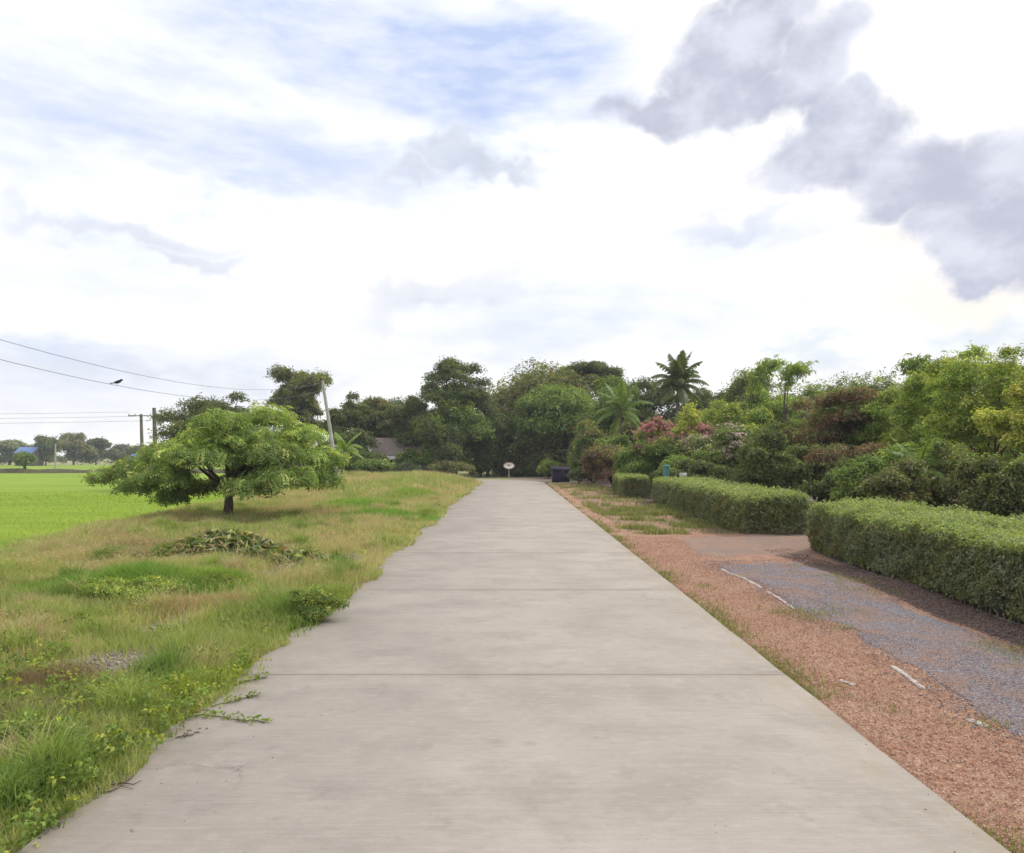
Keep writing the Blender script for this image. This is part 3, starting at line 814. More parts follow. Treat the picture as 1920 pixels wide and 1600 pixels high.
for lab, px, top, hw, Yd, pal in (
        ('dark shrub low behind the middle hedge, beside the pale box', 1330, 850, 60, 55, 'dark'), ('green shrub low behind the middle hedge, left of its dark end', 1400, 850, 58, 48, 'mid'),
        ('wide dark shrub far back in the hedge gap', 1500, 860, 70, 50, 'dark'), ('wide green shrub far back right of the hedge gap', 1600, 860, 80, 48, 'olive'),
        ('dark broad shrub far back behind the low feathery palm', 1700, 850, 90, 42, 'dark'), ('green broad shrub behind the trunks of the tallest sunlit tree', 1810, 840, 90, 38, 'mid'),
        ('dark broad shrub far back by the right edge', 1910, 840, 90, 34, 'dark'), ('olive shrub in front of the dark one at the right edge', 1850, 870, 60, 22, 'olive'),
        ('fresh green shrub just over the far part of the nearer hedge', 1630, 870, 45, 25, 'mid'), ('dark little shrub by the reddish stems', 1575, 870, 40, 28, 'dark')):
    sh(lab, px, top, hw, Yd, pal, dens=1.2)
for lab, px, top, hw, bot, Yd, pal in (
        ('deep green tree filling behind the arching bamboo tips', 1420, 712, 95, 880, 72, 'dark'), ('deep green tree filling behind the reddish garden tree', 1540, 712, 105, 880, 66, 'mid'),
        ('deep green tree filling behind the open green tree', 1660, 712, 105, 880, 60, 'dark'), ('deep green tree filling behind the open pale tree', 1780, 690, 105, 890, 54, 'mid'),
        ('deep green tree filling at the right edge, farthest back', 1905, 680, 110, 890, 48, 'dark')):
    rt(lab, px, top, hw, bot, Yd, pal, 'round', tip=('fresh', .5), dens=1.1, n=18)
# arching bamboo / long shoots --------------------------------------------------------
def bamboo(label, pts_px, Yd, pal='fresh', n=3):
    SEED[0] += 1; rng = np.random.default_rng(SEED[0])
    x0 = (pts_px[0][0] - 960) * Yd / F; z0 = float(ground_h(x0, Yd))
    root = empty('bamboo', (x0, Yd, z0), label, 'bamboo', 'arching bamboo shoots over the garden')
    b = MB(); Cs = []; Ns = []
    base = np.array([0.0, 0, 0])
    P = np.array([[(px - 960) * Yd / F - x0, 0, H + (HZ - py) * Yd / F - z0] for px, py in pts_px])
    for j in range(n):
        off = rng.normal(size=3) * [.3, .4, .1] * (0 if j == 0 else 1)
        Q_ = P + off * np.linspace(.4, 1, len(P))[:, None]; Q_[0, 2] = -.1
        t = np.linspace(0, len(P) - 1, 26); i = np.minimum(t.astype(int), len(P) - 2); f = (t - i)[:, None]
        C_ = Q_[i] * (1 - f) + Q_[i + 1] * f
        for _ in range(3): C_[1:-1] = (C_[:-2] + C_[1:-1] * 2 + C_[2:]) / 4
        b.tube(C_, np.linspace(.045, .008, 26), 6)
        sel = C_[11:]
        for p in sel:
            m = 7; Cs.append(p + rng.normal(size=(m, 3)) * [.28, .3, .22]); Ns.append(unit(np.array([0, 0, 1.0]) + rng.normal(size=(m, 3)) * .5))
    Cs = np.vstack(Cs); Ns = np.vstack(Ns)
    V, Fc, Cl = sprays(rng, Cs, Ns, 5, .2, .34, .22, palette(rng, len(Cs), pal), .8)
    b.build('culm', M_bark, root, True)
    link('foliage', np_mesh('foliage', V, Fc, Cl), M_leaf, root)
bamboo('left arching bamboo tip above the garden trees', [(1400, 900), (1405, 790), (1415, 715), (1432, 690), (1450, 684)], 52, 'fresh')
bamboo('arching bamboo tip bending right above the garden trees', [(1470, 900), (1470, 790), (1474, 712), (1488, 692), (1506, 698)], 50, 'fresh')
bamboo('bamboo tip bending left beside the open pale tree', [(1742, 900), (1745, 770), (1742, 712), (1728, 686), (1706, 688)], 34, 'mid')

# coconut palm ------------------------------------------------------------------------
def frond_mesh(rng, Lf, elev, curl, pal, lw=.05, ll=.8, nl=34, name='frond'):
    """rachis in the x-z plane, leaflets hanging from both sides"""
    t = np.linspace(0, 1, nl)
    ang_ = elev - curl * t ** 1.3
    dx = np.cos(ang_); dz = np.sin(ang_)
    P = np.stack([np.cumsum(dx), np.zeros(nl), np.cumsum(dz)], 1) * Lf / nl
    b = MB(); b.tube(P, np.linspace(.045, .008, nl), 5)
    Vr = np.vstack(b.v); Qr = np.vstack(b.q)
    Vs = [Vr]; Fs = []; n0 = len(Vr)
    for i in range(2, nl):
        for sd in (1, -1):
            l = ll * (math.sin(math.pi * min(1, t[i] * .9 + .12)) ** .6) * rng.uniform(.8, 1.1)
            a = np.array([dx[i] * .55, sd * .8, dz[i] * .55 - .30 - .35 * rng.uniform(0, 1)]); a /= np.linalg.norm(a)
            w = np.array([dx[i], 0, dz[i]]) * lw
            p = P[i]; mid = p + a * l * .5 + np.array([0, 0, .04]); tip = p + a * l + np.array([0, 0, -.12 * l])
            Vs.append(np.array([p - w, p + w, mid + w, tip, mid - w])); Fs += [[n0, n0 + 1, n0 + 2], [n0, n0 + 2, n0 + 4], [n0 + 4, n0 + 2, n0 + 3]]; n0 += 5
    col = palette(rng, n0, pal, .1) ; col = np.array(PAL[pal][1]) * rng.uniform(.6, 1.4, (n0, 1)) * np.ones((1, 3))
    me = np_mesh(name, np.vstack(Vs), [Qr, np.array(Fs)], col)
    me.materials.append(M_leaf)
    return me
def palm(label, px, Yd, py_hub, Lf, pal, nf=17, trunk=.16, name='coconut_palm', group=None, ll=.8, lw=.05, elev=(1.35, -.5)):
    SEED[0] += 1; rng = np.random.default_rng(SEED[0])
    x, zh = pt(px, py_hub, Yd); z0 = float(ground_h(x, Yd)); zh -= z0
    root = empty(name, (x, Yd, z0), label, 'palm', group)
    b = MB(); n = 14; t = np.linspace(0, 1, n)
    P = np.stack([.35 * t ** 2 - .1 * t, np.zeros(n), -.1 + (zh + .1) * t], 1)
    b.tube(P, trunk * (1.5 - .65 * t ** .3 + .05 * np.cos(t * 60)), 10)
    b.build('trunk', M_greybark, root, True)
    hub = P[-1]
    var = [frond_mesh(rng, Lf * rng.uniform(.9, 1.1), e, c, pal, lw, ll) for e, c in
           ((elev[0], .7), (elev[0] * .85, 1.2), (elev[0] * .62, 1.5), (elev[0] * .4, 1.5), (.1, 1.2), (elev[1], .8))]
    for i in range(nf):
        o = D.objects.new('frond', var[min(5, int(i / nf * 6))]); COL.objects.link(o); o.parent = root
        o.location = hub; o.rotation_euler = (0, 0, i * 2.4 + rng.uniform(-.3, .3))
    return root
palm('tall coconut palm rising above the trees right of the road', 1268, 70, 722, 3.6, 'dark', 24, .17, ll=.95, lw=.085, elev=(1.5, -.3))
palm('short palm with long arching green fronds left of the coconut palm', 1160, 66, 772, 3.4, 'mid', 15, .14, 'feather_palm', ll=.7, lw=.08)
palm('young palm with fronds showing right of the leaning pole', 640, 58, 843, 2.0, 'fresh', 9, .09, 'young_palm', ll=.5, lw=.05, elev=(1.1, -.1))
palm('low feathery palm just behind the nearer hedge', 1712, 24.5, 880, 1.35, 'mid', 14, .08, 'garden_palm', ll=.42, lw=.022, elev=(1.2, 0))

# ------------------------------------------------------------------ clipped hedges
def hedge(label, corners, h, seed, L=.055, n_mult=1.0, pal=('blue', 'mid')):
    """corners: footprint as four ground points, walked round; a clipped box of small leaves"""
    rng = np.random.default_rng(seed)
    c = np.array(corners, float); ctr = c.mean(0); z0 = -.04
    root = empty('clipped_hedge', (ctr[0], ctr[1], z0), label, 'hedge', 'clipped hedges right of the road')
    q = c - ctr
    Cs, Ns, Ks = [], [], []
    area = 0
    def face(A, B, Cc, Dd, N, dens, kind):
        a = np.linalg.norm(np.cross(B - A, Dd - A)); n = int(a * dens)
        u = rng.uniform(0, 1, (n, 1)); v = rng.uniform(0, 1, (n, 1))
        P = (A * (1 - u) + B * u) * (1 - v) + (Dd * (1 - u) + Cc * u) * v
        lump = (fbm(P[:, 0] * 1 + P[:, 1] + 50, P[:, 2] * 2 + P[:, 1] * .7 + 50, 1.6, 4, seed) - .5) * .34
        dep = -np.abs(rng.normal(size=n)) * .07 + lump
        P = P + N * dep[:, None]
        # rounded shoulders, a little hollow at the foot
        top = np.clip((P[:, 2] - h * .82) / (h * .18), 0, 1)
        if kind == 'side': P -= N * (top ** 2 * .13)[:, None]; P[:, 2] *= 1
        Nn = unit(N * .6 + np.array([0, 0, .5]) + rng.normal(size=(n, 3)) * .55)
        if kind == 'top':
            P[:, 2] += np.where(rng.uniform(0, 1, n) < .12, rng.uniform(.03, .14, n), 0)
        else:
            P += N * np.where(rng.uniform(0, 1, n) < .08, rng.uniform(.03, .12, n), 0)[:, None]
        Cs.append(P); Ns.append(Nn); Ks.append(np.full(n, 0 if kind == 'side' else 1))
    up = np.array([0, 0, 1.0])
    d0 = 900 * n_mult
    for i in range(4):
        a = np.append(q[i], .12); b_ = np.append(q[(i + 1) % 4], .12)
        e = b_ - a; N = np.array([e[1], -e[0], 0]); N /= np.linalg.norm(N)
        if (N[:2] @ ((q[i] + q[(i + 1) % 4]) / 2)) < 0: N = -N
        vis = 1.0 if (N[0] < -.3 or N[1] < -.3) else .5
        face(a, b_, b_ + up * (h - .13), a + up * (h - .13), N, d0 * vis, 'side')
    t = [np.append(p, h) for p in q]
    face(t[0], t[1], t[2], t[3], up, d0 * 1.0, 'top')
    C_ = np.vstack(Cs); N_ = np.vstack(Ns); K = np.concatenate(Ks)
    n = len(C_)
    cs = palette(rng, n, pal[0]); lit_col = palette(rng, n, 'fresh') * .55 + palette(rng, n, 'blue') * .7
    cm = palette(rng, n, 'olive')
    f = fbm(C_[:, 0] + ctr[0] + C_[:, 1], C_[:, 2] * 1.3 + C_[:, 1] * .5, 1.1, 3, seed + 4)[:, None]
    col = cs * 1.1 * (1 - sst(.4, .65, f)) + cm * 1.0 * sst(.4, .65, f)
    young = (K == 1) | (rng.uniform(0, 1, n) < sst(.72, 1.0, C_[:, 2] / h) * .75)  # tops and shoulders tinted brighter: sunlight put into the leaf colour
    col[young] = lit_col[young] * rng.uniform(.8, 1.15, (int(young.sum()), 1))
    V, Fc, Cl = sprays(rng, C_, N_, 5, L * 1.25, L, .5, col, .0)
    link('foliage', np_mesh('foliage', V, Fc, Cl), M_leaf, root)
    # twiggy core keeps daylight from showing straight through
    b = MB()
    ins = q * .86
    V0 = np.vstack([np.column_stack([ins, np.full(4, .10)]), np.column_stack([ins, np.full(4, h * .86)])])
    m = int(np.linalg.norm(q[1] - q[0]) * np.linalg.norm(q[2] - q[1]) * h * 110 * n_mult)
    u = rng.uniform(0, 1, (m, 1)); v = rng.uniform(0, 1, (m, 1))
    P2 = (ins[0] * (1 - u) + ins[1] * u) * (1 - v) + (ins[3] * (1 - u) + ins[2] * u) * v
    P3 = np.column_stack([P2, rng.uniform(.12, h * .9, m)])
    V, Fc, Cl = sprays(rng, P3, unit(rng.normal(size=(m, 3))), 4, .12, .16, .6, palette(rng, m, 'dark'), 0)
    A0 = np.append(q[0], 0.0); B0 = np.append(q[3], 0.0)
    ms = int(np.linalg.norm(B0 - A0) * 9 * max(n_mult, .4)); b = MB()
    inn = unit((-(A0 + B0) / 2)[None])[0]
    base_ = A0 + inn * .12; end_ = B0 + inn * .12
    pts = [(base_ + (end_ - base_) * t_) for t_ in np.linspace(0, 1, ms)]
    for p_ in pts:                            # one buried, unseen tube joins the stems at the foot
        e_ = p_ + np.append(rng.normal(size=2) * .12, rng.uniform(.35, .6))
        b.tube([p_ - (0, 0, .03), (p_ + e_) / 2 + rng.normal(size=3) * .02, e_], [.016, .012, .008], 5, False)
    b.tube(np.array(pts) + rng.normal(size=(len(pts), 3)) * [.01, .01, .003] - (0, 0, .035), .03, 6)
    b.build('stems', M_greybark, root, True)
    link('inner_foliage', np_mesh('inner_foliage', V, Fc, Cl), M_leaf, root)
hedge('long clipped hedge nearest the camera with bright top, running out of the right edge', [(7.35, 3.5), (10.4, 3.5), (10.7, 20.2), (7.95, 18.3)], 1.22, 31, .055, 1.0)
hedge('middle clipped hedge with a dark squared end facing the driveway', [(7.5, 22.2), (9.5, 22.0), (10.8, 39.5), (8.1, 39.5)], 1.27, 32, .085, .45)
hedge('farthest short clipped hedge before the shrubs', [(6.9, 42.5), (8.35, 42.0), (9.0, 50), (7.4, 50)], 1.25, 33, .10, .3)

# ------------------------------------------------------------------ grass and weeds
def blades(rng, P, h, w, lean, col, seg=2):
    n = len(P)
    a = rng.uniform(0, 2 * np.pi, n); d = np.stack([np.cos(a), np.sin(a), np.zeros(n)], 1)
    a2 = rng.uniform(0, 2 * np.pi, n); s_ = np.stack([np.cos(a2), np.sin(a2), np.zeros(n)], 1)
    h = h[:, None]; w = w[:, None]; le = lean[:, None]
    up = np.array([0, 0, 1.0])
    m = P + up * h * .55 + d * le * h * .3; t = P + up * h * (1 - .25 * le) + d * le * h * 1.0
    V = np.stack([P - s_ * w, P + s_ * w, m + s_ * w * .8, t, m - s_ * w * .8], 1).reshape(-1, 3)
    i = np.arange(n)[:, None] * 5
    c = np.repeat(col, 5, 0)
    tri = np.array([[0, 1, 2], [0, 2, 4], [4, 2, 3]])
    return V, (i[:, :, None] + tri[None]).reshape(-1, 3), c
def scatter(rng, n, x0, x1, y0, y1): return rng.uniform(x0, x1, n), rng.uniform(y0, y1, n)

GR = 1.3 * np.array([(.19, .25, .075), (.28, .34, .10), (.39, .40, .17), (.45, .41, .23), (.46, .36, .25), (.12, .19, .05)])
def grass_colour(rng, x, y):
    g = fbm(x, y * .6, .42, 4, 41); g2 = fbm(x, y * .7, 1.4, 3, 61); n = len(x)
    dry = np.clip(sst(.40, .58, g) * .8 + sst(.45, .7, g2) * .5, 0, 1)
    r = rng.uniform(0, 1, n)
    col = np.empty((n, 3))
    green = GR[0] * (1 - r[:, None]) + GR[1] * r[:, None]
    mid = GR[2] * rng.uniform(.8, 1.15, (n, 1))
    tan = np.where((rng.uniform(0, 1, n) < .45)[:, None], GR[4], GR[3])
    u = rng.uniform(0, 1, n)
    col = np.where((u < dry * .55)[:, None], tan, np.where((u < dry * .55 + .4)[:, None], mid, green))
    return col * rng.uniform(.8, 1.15, (n, 1)), dry
def grass():
    rng = np.random.default_rng(9)
    VV, FF, CC = [], [], []; off = [0]
    def put(V, F_, C_):
        VV.append(V); FF.append(F_ + off[0]); CC.append(C_); off[0] += len(V)
    def zone(n, x0, x1, y0, y1, hh, ww, keep=None, lean=.55, colf=None, clear=HW):
        x, y = scatter(rng, n, x0, x1, y0, y1)
        d = road_dist(x, y)
        over = (fbm(x * 0 + 3, y, .55, 3, 14) - .42) * 1.5 * (x < 0)
        over = np.clip(over + .04, -.08, .42)
        ok = d > (clear - over)
        ok &= x > rice_edge(y) + .3
        if keep is not None: ok &= rng.uniform(0, 1, n) < keep(x, y)
        x, y = x[ok], y[ok]
        col, dry = grass_colour(rng, x, y)
        if colf: col = colf(col, x, y)
        z = ground_h(x, y) - .01
        z = np.where(road_dist(x, y) < HW, -.02, z)
        g3 = fbm(x, y, .8, 3, 71)
        edge_low = .55 + .45 * sst(0, .8, road_dist(x, y) - HW + .2)
        h = hh * (.3 + 1.5 * g3) * rng.uniform(.45, 1.2, len(x)) * edge_low
        put(*blades(rng, np.stack([x, y, z], 1), h, np.full(len(x), ww) * rng.uniform(.7, 1.3, len(x)), rng.uniform(.12, lean + .1, len(x)), col))
    kt = lambda x, y: 1 - .93 * np.clip(track_mask(x, y) * 1.2, 0, 1)
    def wedge(x, y): return (x > -(.80 * y + 1.2)) * kt(x, y)
    zone(190000, -9, -2.7, 3.2, 9.5, .21, .0034, wedge)
    zone(230000, -17, -2.75, 9.5, 19, .26, .0048, wedge)
    zone(170000, -22, -2.8, 19, 40, .32, .010, wedge)
    zone(80000, -22, -2.8, 40, 73, .44, .024, lambda x, y: 1.0 * (x < -2.0))
    # lush taller patches
    def patch(n, cx, cy, rx, ry, hh, ww, tint):
        x = rng.normal(cx, rx, n); y = rng.normal(cy, ry, n)
        ok = (road_dist(x, y) > HW - .30) & (x > rice_edge(y))
        x, y = x[ok], y[ok]; z = ground_h(x, y); z = np.where(road_dist(x, y) < HW, 0.0, z)
        col = np.array(tint) * rng.uniform(.7, 1.3, (len(x), 1))
        e = np.exp(-(((x - cx) / (1.6 * rx)) ** 2 + ((y - cy) / (1.6 * ry)) ** 2))
        put(*blades(rng, np.stack([x, y, z], 1), hh * (.35 + .8 * e) * rng.uniform(.6, 1.2, len(x)), np.full(len(x), ww), rng.uniform(.2, .9, len(x)), col))
    patch(9000, -7.0, 12.6, .95, .5, .42, .008, (0.21, 0.35, 0.07))
    patch(5000, -5.6, 12.9, .45, .35, .35, .008, (0.28, 0.406, 0.084))
    patch(7000, -3.55, 10.9, .36, .55, .38, .0065, (0.238, 0.336, 0.084))
    patch(2500, -3.3, 12.2, .25, .5, .25, .007, (0.308, 0.378, 0.098))
    patch(4500, -5.2, 27, 1.2, 1.2, .45, .014, (0.224, 0.378, 0.07))
    patch(4000, -7.5, 33, 1.3, 1.5, .45, .016, (0.266, 0.42, 0.084))
    patch(3500, -5.8, 40, 1.2, 2.2, .5, .02, (0.28, 0.406, 0.084))
    patch(3000, -10.5, 8.7 + 5, .8, .6, .4, .008, (0.35, 0.448, 0.098))
    patch(5200, -4.5, 6.2, .42, .5, .24, .0035, (.26, .20, .13))
    patch(2600, -5.0, 7.4, .3, .3, .26, .0035, (.28, .21, .13))
    patch(3800, -4.9, 11.0, 1.0, .35, .30, .004, (.46, .34, .20))
    patch(3000, -3.9, 14.0, .6, .8, .22, .005, (.46, .32, .20))
    patch(3500, -7.8, 9.8, 1.0, .5, .30, .005, (.50, .38, .20))
    patch(3500, -9.5, 17.5, 1.5, .8, .35, .007, (.40, .30, .19))
    patch(2600, -3.55, 7.6, .3, .5, .16, .005, (.36, .44, .07))
    for _ in range(230):
        ty = rng.uniform(4.5, 38); tx = rng.uniform(max(-.76 * ty, -15.5), -3.5)
        if abs(tx + 4.9) < .6: continue
        tint = [(.34, .42, .13), (.26, .36, .09), (.48, .46, .22), (.20, .30, .08), (.50, .42, .26)][rng.integers(0, 5)]
        sc = 1 + ty / 40
        patch(int(rng.uniform(120, 420)), tx, ty, .13 * sc, .13 * sc, rng.uniform(.28, .52), .0035 + .00022 * ty, tint)
    # verges right of the road: a fringe along the slab and the green island
    def rf(n, x0, x1, y0, y1, hh, ww, keep): zone(n, x0, x1, y0, y1, hh, ww, keep, .7, lambda c, x, y: np.where((rng.uniform(0, 1, len(x)) < .8)[:, None], GR[1] * np.array((.75, .68, .9)) * rng.uniform(.5, 1.2, (len(x), 1)), c * .8), HW + .01)
    fr = lambda x, y: np.exp(-((x - HW) / .13)) * sst(.32, .60, fbm(y, y * 0 + 2, .9, 3, 33))
    rf(26000, HW, HW + .5, 3.2, 10, .10, .0035, fr)
    rf(26000, HW, HW + .6, 10, 26, .12, .006, fr)
    rf(12000, HW, HW + .7, 26, 66, .15, .012, fr)
    isl_k = lambda x, y: (.04 + .9 * sst(.46, .64, fbm(x, y, 1.1, 4, 52))) * sst(3.5, 4.3, x) * sst(22.4, 23.2, y)
    rf(60000, 3.5, 8.2, 22.3, 36, .19, .010, isl_k)
    rf(16000, 3.6, 8.0, 36, 64, .20, .016, lambda x, y: isl_k(x, y) * .8)
    wk = lambda x, y: sst(.60, .74, fbm(x, y, .9, 4, 57)) * .8
    rf(32000, 3.5, 7.2, 4, 16, .07, .004, wk)
    me = np_mesh('grass', np.vstack(VV), np.vstack(FF), np.vstack(CC))
    tag(link('grass', me, M_grass), 'uneven green and straw coloured grass on the verges', 'grass', kind='stuff')
grass()

def weeds():
    """broad leaved weeds among the near grass"""
    rng = np.random.default_rng(12)
    x, y = scatter(rng, 9000, -9, -2.9, 3.3, 11)
    g = fbm(x, y, .7, 3, 81)
    ok = (x > -(.8 * y + 1)) & (road_dist(x, y) > HW - .12 + .0 * x) & (rng.uniform(0, 1, len(x)) < sst(.40, .62, g) * (1 - sst(8, 11, y) * .6)) & (track_mask(x, y) < .4)
    x, y = x[ok], y[ok]; n = len(x)
    z = np.maximum(ground_h(x, y), -.04) + rng.uniform(.03, .22, n) * (.5 + .8 * fbm(x, y, 1.5, 2, 5))
    col = np.array((.22, .32, .07)) * rng.uniform(.5, 1.3, (n, 1)); m = rng.uniform(0, 1, n) < .25; col[m] = (.40, .44, .08)
    V, F_, C_ = sprays(rng, np.stack([x, y, z], 1), unit(np.array([0, 0, 1.0]) + rng.normal(size=(n, 3)) * .4), 6, .055, .045, .62, col, .1)
    # stalks
    P = np.stack([x, y, z * 0 - .05], 1)
    Vb, Fb, Cb = blades(rng, P, z + .06, np.full(n, .0025), np.full(n, .05), np.tile(np.array((.15, .17, .05)), (n, 1)))
    me = np_mesh('weeds', np.vstack([V, Vb]), [F_, Fb + len(V)], np.vstack([C_, Cb]))
    tag(link('weeds', me, M_leaf), 'broad leaved green weeds mixed into the near grass', 'weeds', kind='stuff')
weeds()

def seed_heads():
    """pale pinkish plumes standing above the grass"""
    rng = np.random.default_rng(15)
    x1, y1 = scatter(rng, 26000, -18, -3.2, 4, 30)
    x2, y2 = scatter(rng, 16000, -17, -3.6, 30, 68)
    x = np.concatenate([x1, x2]); y = np.concatenate([y1, y2])
    g = fbm(x, y * .6, .42, 4, 41)
    ok = (x > -(.8 * y + 1)) & (rng.uniform(0, 1, len(x)) < sst(.44, .62, g) * .75) & (x > rice_edge(y) + 1.5) & (road_dist(x, y) > HW + .1)
    x, y = x[ok], y[ok]; n = len(x); z = ground_h(x, y)
    hh = rng.uniform(.22, .42, n) * (1 + .35 * sst(25, 60, y))
    P = np.stack([x, y, z], 1); a = rng.uniform(0, 6.28, n); dv = np.stack([np.cos(a), np.sin(a)], 1) * (hh * rng.uniform(.05, .4, n))[:, None]
    tipp = P + np.column_stack([dv, hh])
    sc_ = np.maximum(1, y / 14)
    Vb, Fb, Cb = blades(rng, P, hh, .0016 * sc_, np.full(n, .2), np.tile(np.array((.30, .24, .12)), (n, 1)))
    col = np.array((.60, .43, .29)) * rng.uniform(.75, 1.2, (n, 1))
    V, F_, C_ = sprays(rng, tipp, unit(rng.normal(size=(n, 3)) + [0, 0, .5]), 4, .03, .035, .4, col, .3)
    # larger plumes with distance so that they keep their place in the sward
    me = np_mesh('seed_heads', np.vstack([V, Vb]), [F_, Fb + len(V)], np.vstack([C_, Cb]))
    tag(link('seed_heads', me, M_grass), 'pinkish straw seed heads standing over the verge grass', 'seed heads', kind='stuff')
seed_heads()

def rice_blades():
    rng = np.random.default_rng(16)
    x, y = scatter(rng, 120000, -46, -14, 16, 60)
    e = rice_edge(y)
    ok = (x < e + .15) & (x > -(.78 * y + 1)) & (rng.uniform(0, 1, len(x)) < np.exp(-(y - 18) / 26))
    x, y = x[ok], y[ok]; n = len(x)
    col = np.array((.32, .43, .05)) * rng.uniform(.7, 1.25, (n, 1))
    Vb, Fb, Cb = blades(rng, np.stack([x, y, np.full(n, -.80)], 1), rng.uniform(.2, .38, n), np.full(n, .012) * np.maximum(1, y / 25), rng.uniform(.1, .5, n), col)
    me = np_mesh('rice', Vb, Fb, Cb)
    tag(link('rice', me, M_grass), 'bright green young rice standing in the paddy', 'rice', kind='stuff')
rice_blades()

for lab, px, py, hw, hgt, pal in (('leafy weed bush bulging over the left edge of the road', 592, 1165, 62, .48, 'mid'), ('low fresh green bush in the verge below the leaf heap', 235, 1128, 105, .42, 'fresh'),
                             ('small leafy weed bush in the verge between the low green bush and the road', 400, 1110, 50, .34, 'olive'), ('leafy weed clump at the lower left corner of the verge', 60, 1420, 95, .30, 'mid')):
    yb = H * F / (py - HZ); xb = (px - 960) * yb / F; R_ = hw * yb / F
    tree('low_bush', lab, 'bush', xb, yb, hgt, R_, -.02, pal, 'loose', n=16, group='low bushes growing in the left verge', L=.05, aspect=.42, dens=.5, k=6, tip=('yellow', .45), trunk_r=.012, crown='foliage', stem='stem', multi=3, cap=16000, depth=.7)
# creeping vine runners on the slab edge ------------------------------------------------
def vine(label, pts, seed, n=26, leaf=.05, col=(.20, .28, .04)):
    rng = np.random.default_rng(seed)
    P = np.array([((px - 960) * (H * F / (py - HZ)) / F, H * F / (py - HZ), .006) for px, py in pts])
    o0 = P[0].copy(); o0[2] = 0
    root = empty('creeping_vine', o0, label, 'vine', 'vine runners on the road edge')
    t = np.linspace(0, len(P) - 1, 20); i = np.minimum(t.astype(int), len(P) - 2); f = (t - i)[:, None]
    C_ = P[i] * (1 - f) + P[i + 1] * f - o0; C_[:, :2] += rng.normal(size=(20, 2)) * .012; C_[:, 2] += .004
    b = MB(); b.tube(C_, .004, 5); b.build('stem', M_bark, root, True)
    j = rng.integers(0, 20, n); c = C_[j] + rng.normal(size=(n, 3)) * [.035, .05, .0]; c[:, 2] = rng.uniform(.012, .05, n)
    V, F_, Cl = leaves(rng, c, unit(np.array([0, 0, 1.0]) + rng.normal(size=(n, 3)) * .3), leaf, .7, np.array(col) * rng.uniform(.6, 1.25, (n, 1)))
    link('leaves', np_mesh('leaves', V, F_, Cl), M_leaf, root)
vine('vine runner reaching over the slab joint on the left', [(400, 1300), (430, 1290), (465, 1278), (500, 1272)], 1, 40)
vine('middle vine runner lying on the left edge of the slab', [(395, 1325), (430, 1318), (470, 1308), (487, 1304)], 2, 34)
vine('nearest leafy vine runner on the left edge of the slab', [(350, 1345), (400, 1343), (440, 1352), (500, 1355)], 3, 60)
vine('small dry runner below the vine, on the slab', [(330, 1385), (350, 1382), (375, 1374)], 4, 12, .035, (.14, .12, .07))

# dead twig on the slab
def twig():
    rng = np.random.default_rng(8)
    def g(px, py): Yg = H * F / (py - HZ); return np.array([(px - 960) * Yg / F, Yg, .012])
    o = g(165, 1490); b = MB()
    for pts, r in (([(165, 1490), (200, 1478), (235, 1470), (252, 1458)], .009), ([(225, 1472), (250, 1474), (266, 1466)], .006), ([(170, 1488), (205, 1487), (228, 1478), (250, 1482)], .006)):
        P = np.array([g(*p) - o for p in pts]); P[:, 2] = rng.uniform(.008, .02, len(P)); b.tube(P, np.linspace(r, r * .35, len(P)), 6)
    ob = b.build('fallen_twig', simple('dead_wood', (.12, .075, .06), (.05, .035, .03), 20, .9), None, True, tuple(o - np.array([0, 0, .012])))
    tag(ob, 'dark dead twig with forked end lying on the left edge of the slab', 'twig')
twig()

# pile of cut leaves on the verge ---------------------------------------------------------
def brush_pile():
    rng = np.random.default_rng(19)
    cx, cy = -7.0, 16.6; z0 = float(ground_h(cx, cy))
    root = empty('brush_pile', (cx, cy, z0), 'heap of wilting cut leaves and branches on the left verge', 'brush pile')
    n = 1300
    u = rng.normal(size=(n, 2)) * [1.0, .5]; r = np.exp(-(u[:, 0] / 1.3) ** 2 - (u[:, 1] / .7) ** 2)
    P = np.column_stack([u, r * .62 * rng.uniform(.3, 1, n) + .03])
    N = unit(np.column_stack([u * .5, np.ones(n)]) + rng.normal(size=(n, 3)) * .55)
    col = np.array([(.20, .26, .08), (.42, .46, .22), (.15, .20, .07), (.42, .35, .22)])[rng.integers(0, 4, n)] * rng.uniform(.7, 1.2, (n, 1))
    V, F_, C_ = sprays(rng, P, N, 4, .10, .30, .22, col, .2)
    link('cut_leaves', np_mesh('cut_leaves', V, F_, C_), M_leaf, root)
    b = MB()
    for i in range(34):
        p = rng.normal(size=2) * [.45, .2]; a = rng.uniform(0, 3.14); l = rng.uniform(.3, .9)
        z = .1 + .3 * math.exp(-(p[0]) ** 2)
        d = np.array([math.cos(a), math.sin(a) * .6, rng.uniform(-.15, .25)]) * l / 2
        c = np.array([p[0], p[1], z]); b.tube([c - d, c + rng.normal(size=3) * .03, c + d], [.012, .010, .006], 5)
    b.build('branches', M_greybark, root, True)
    m = 60; P = np.array([1.35, -.05, .16]) + rng.normal(size=(m, 3)) * [.12, .15, .06]
    V, F_, C_ = leaves(rng, P, unit(rng.normal(size=(m, 3))), .13, .5, np.array((.42, .12, .06)) * rng.uniform(.6, 1.2, (m, 1)))
    link('dead_leaves', np_mesh('dead_leaves', V, F_, C_), M_leaf, root)
brush_pile()

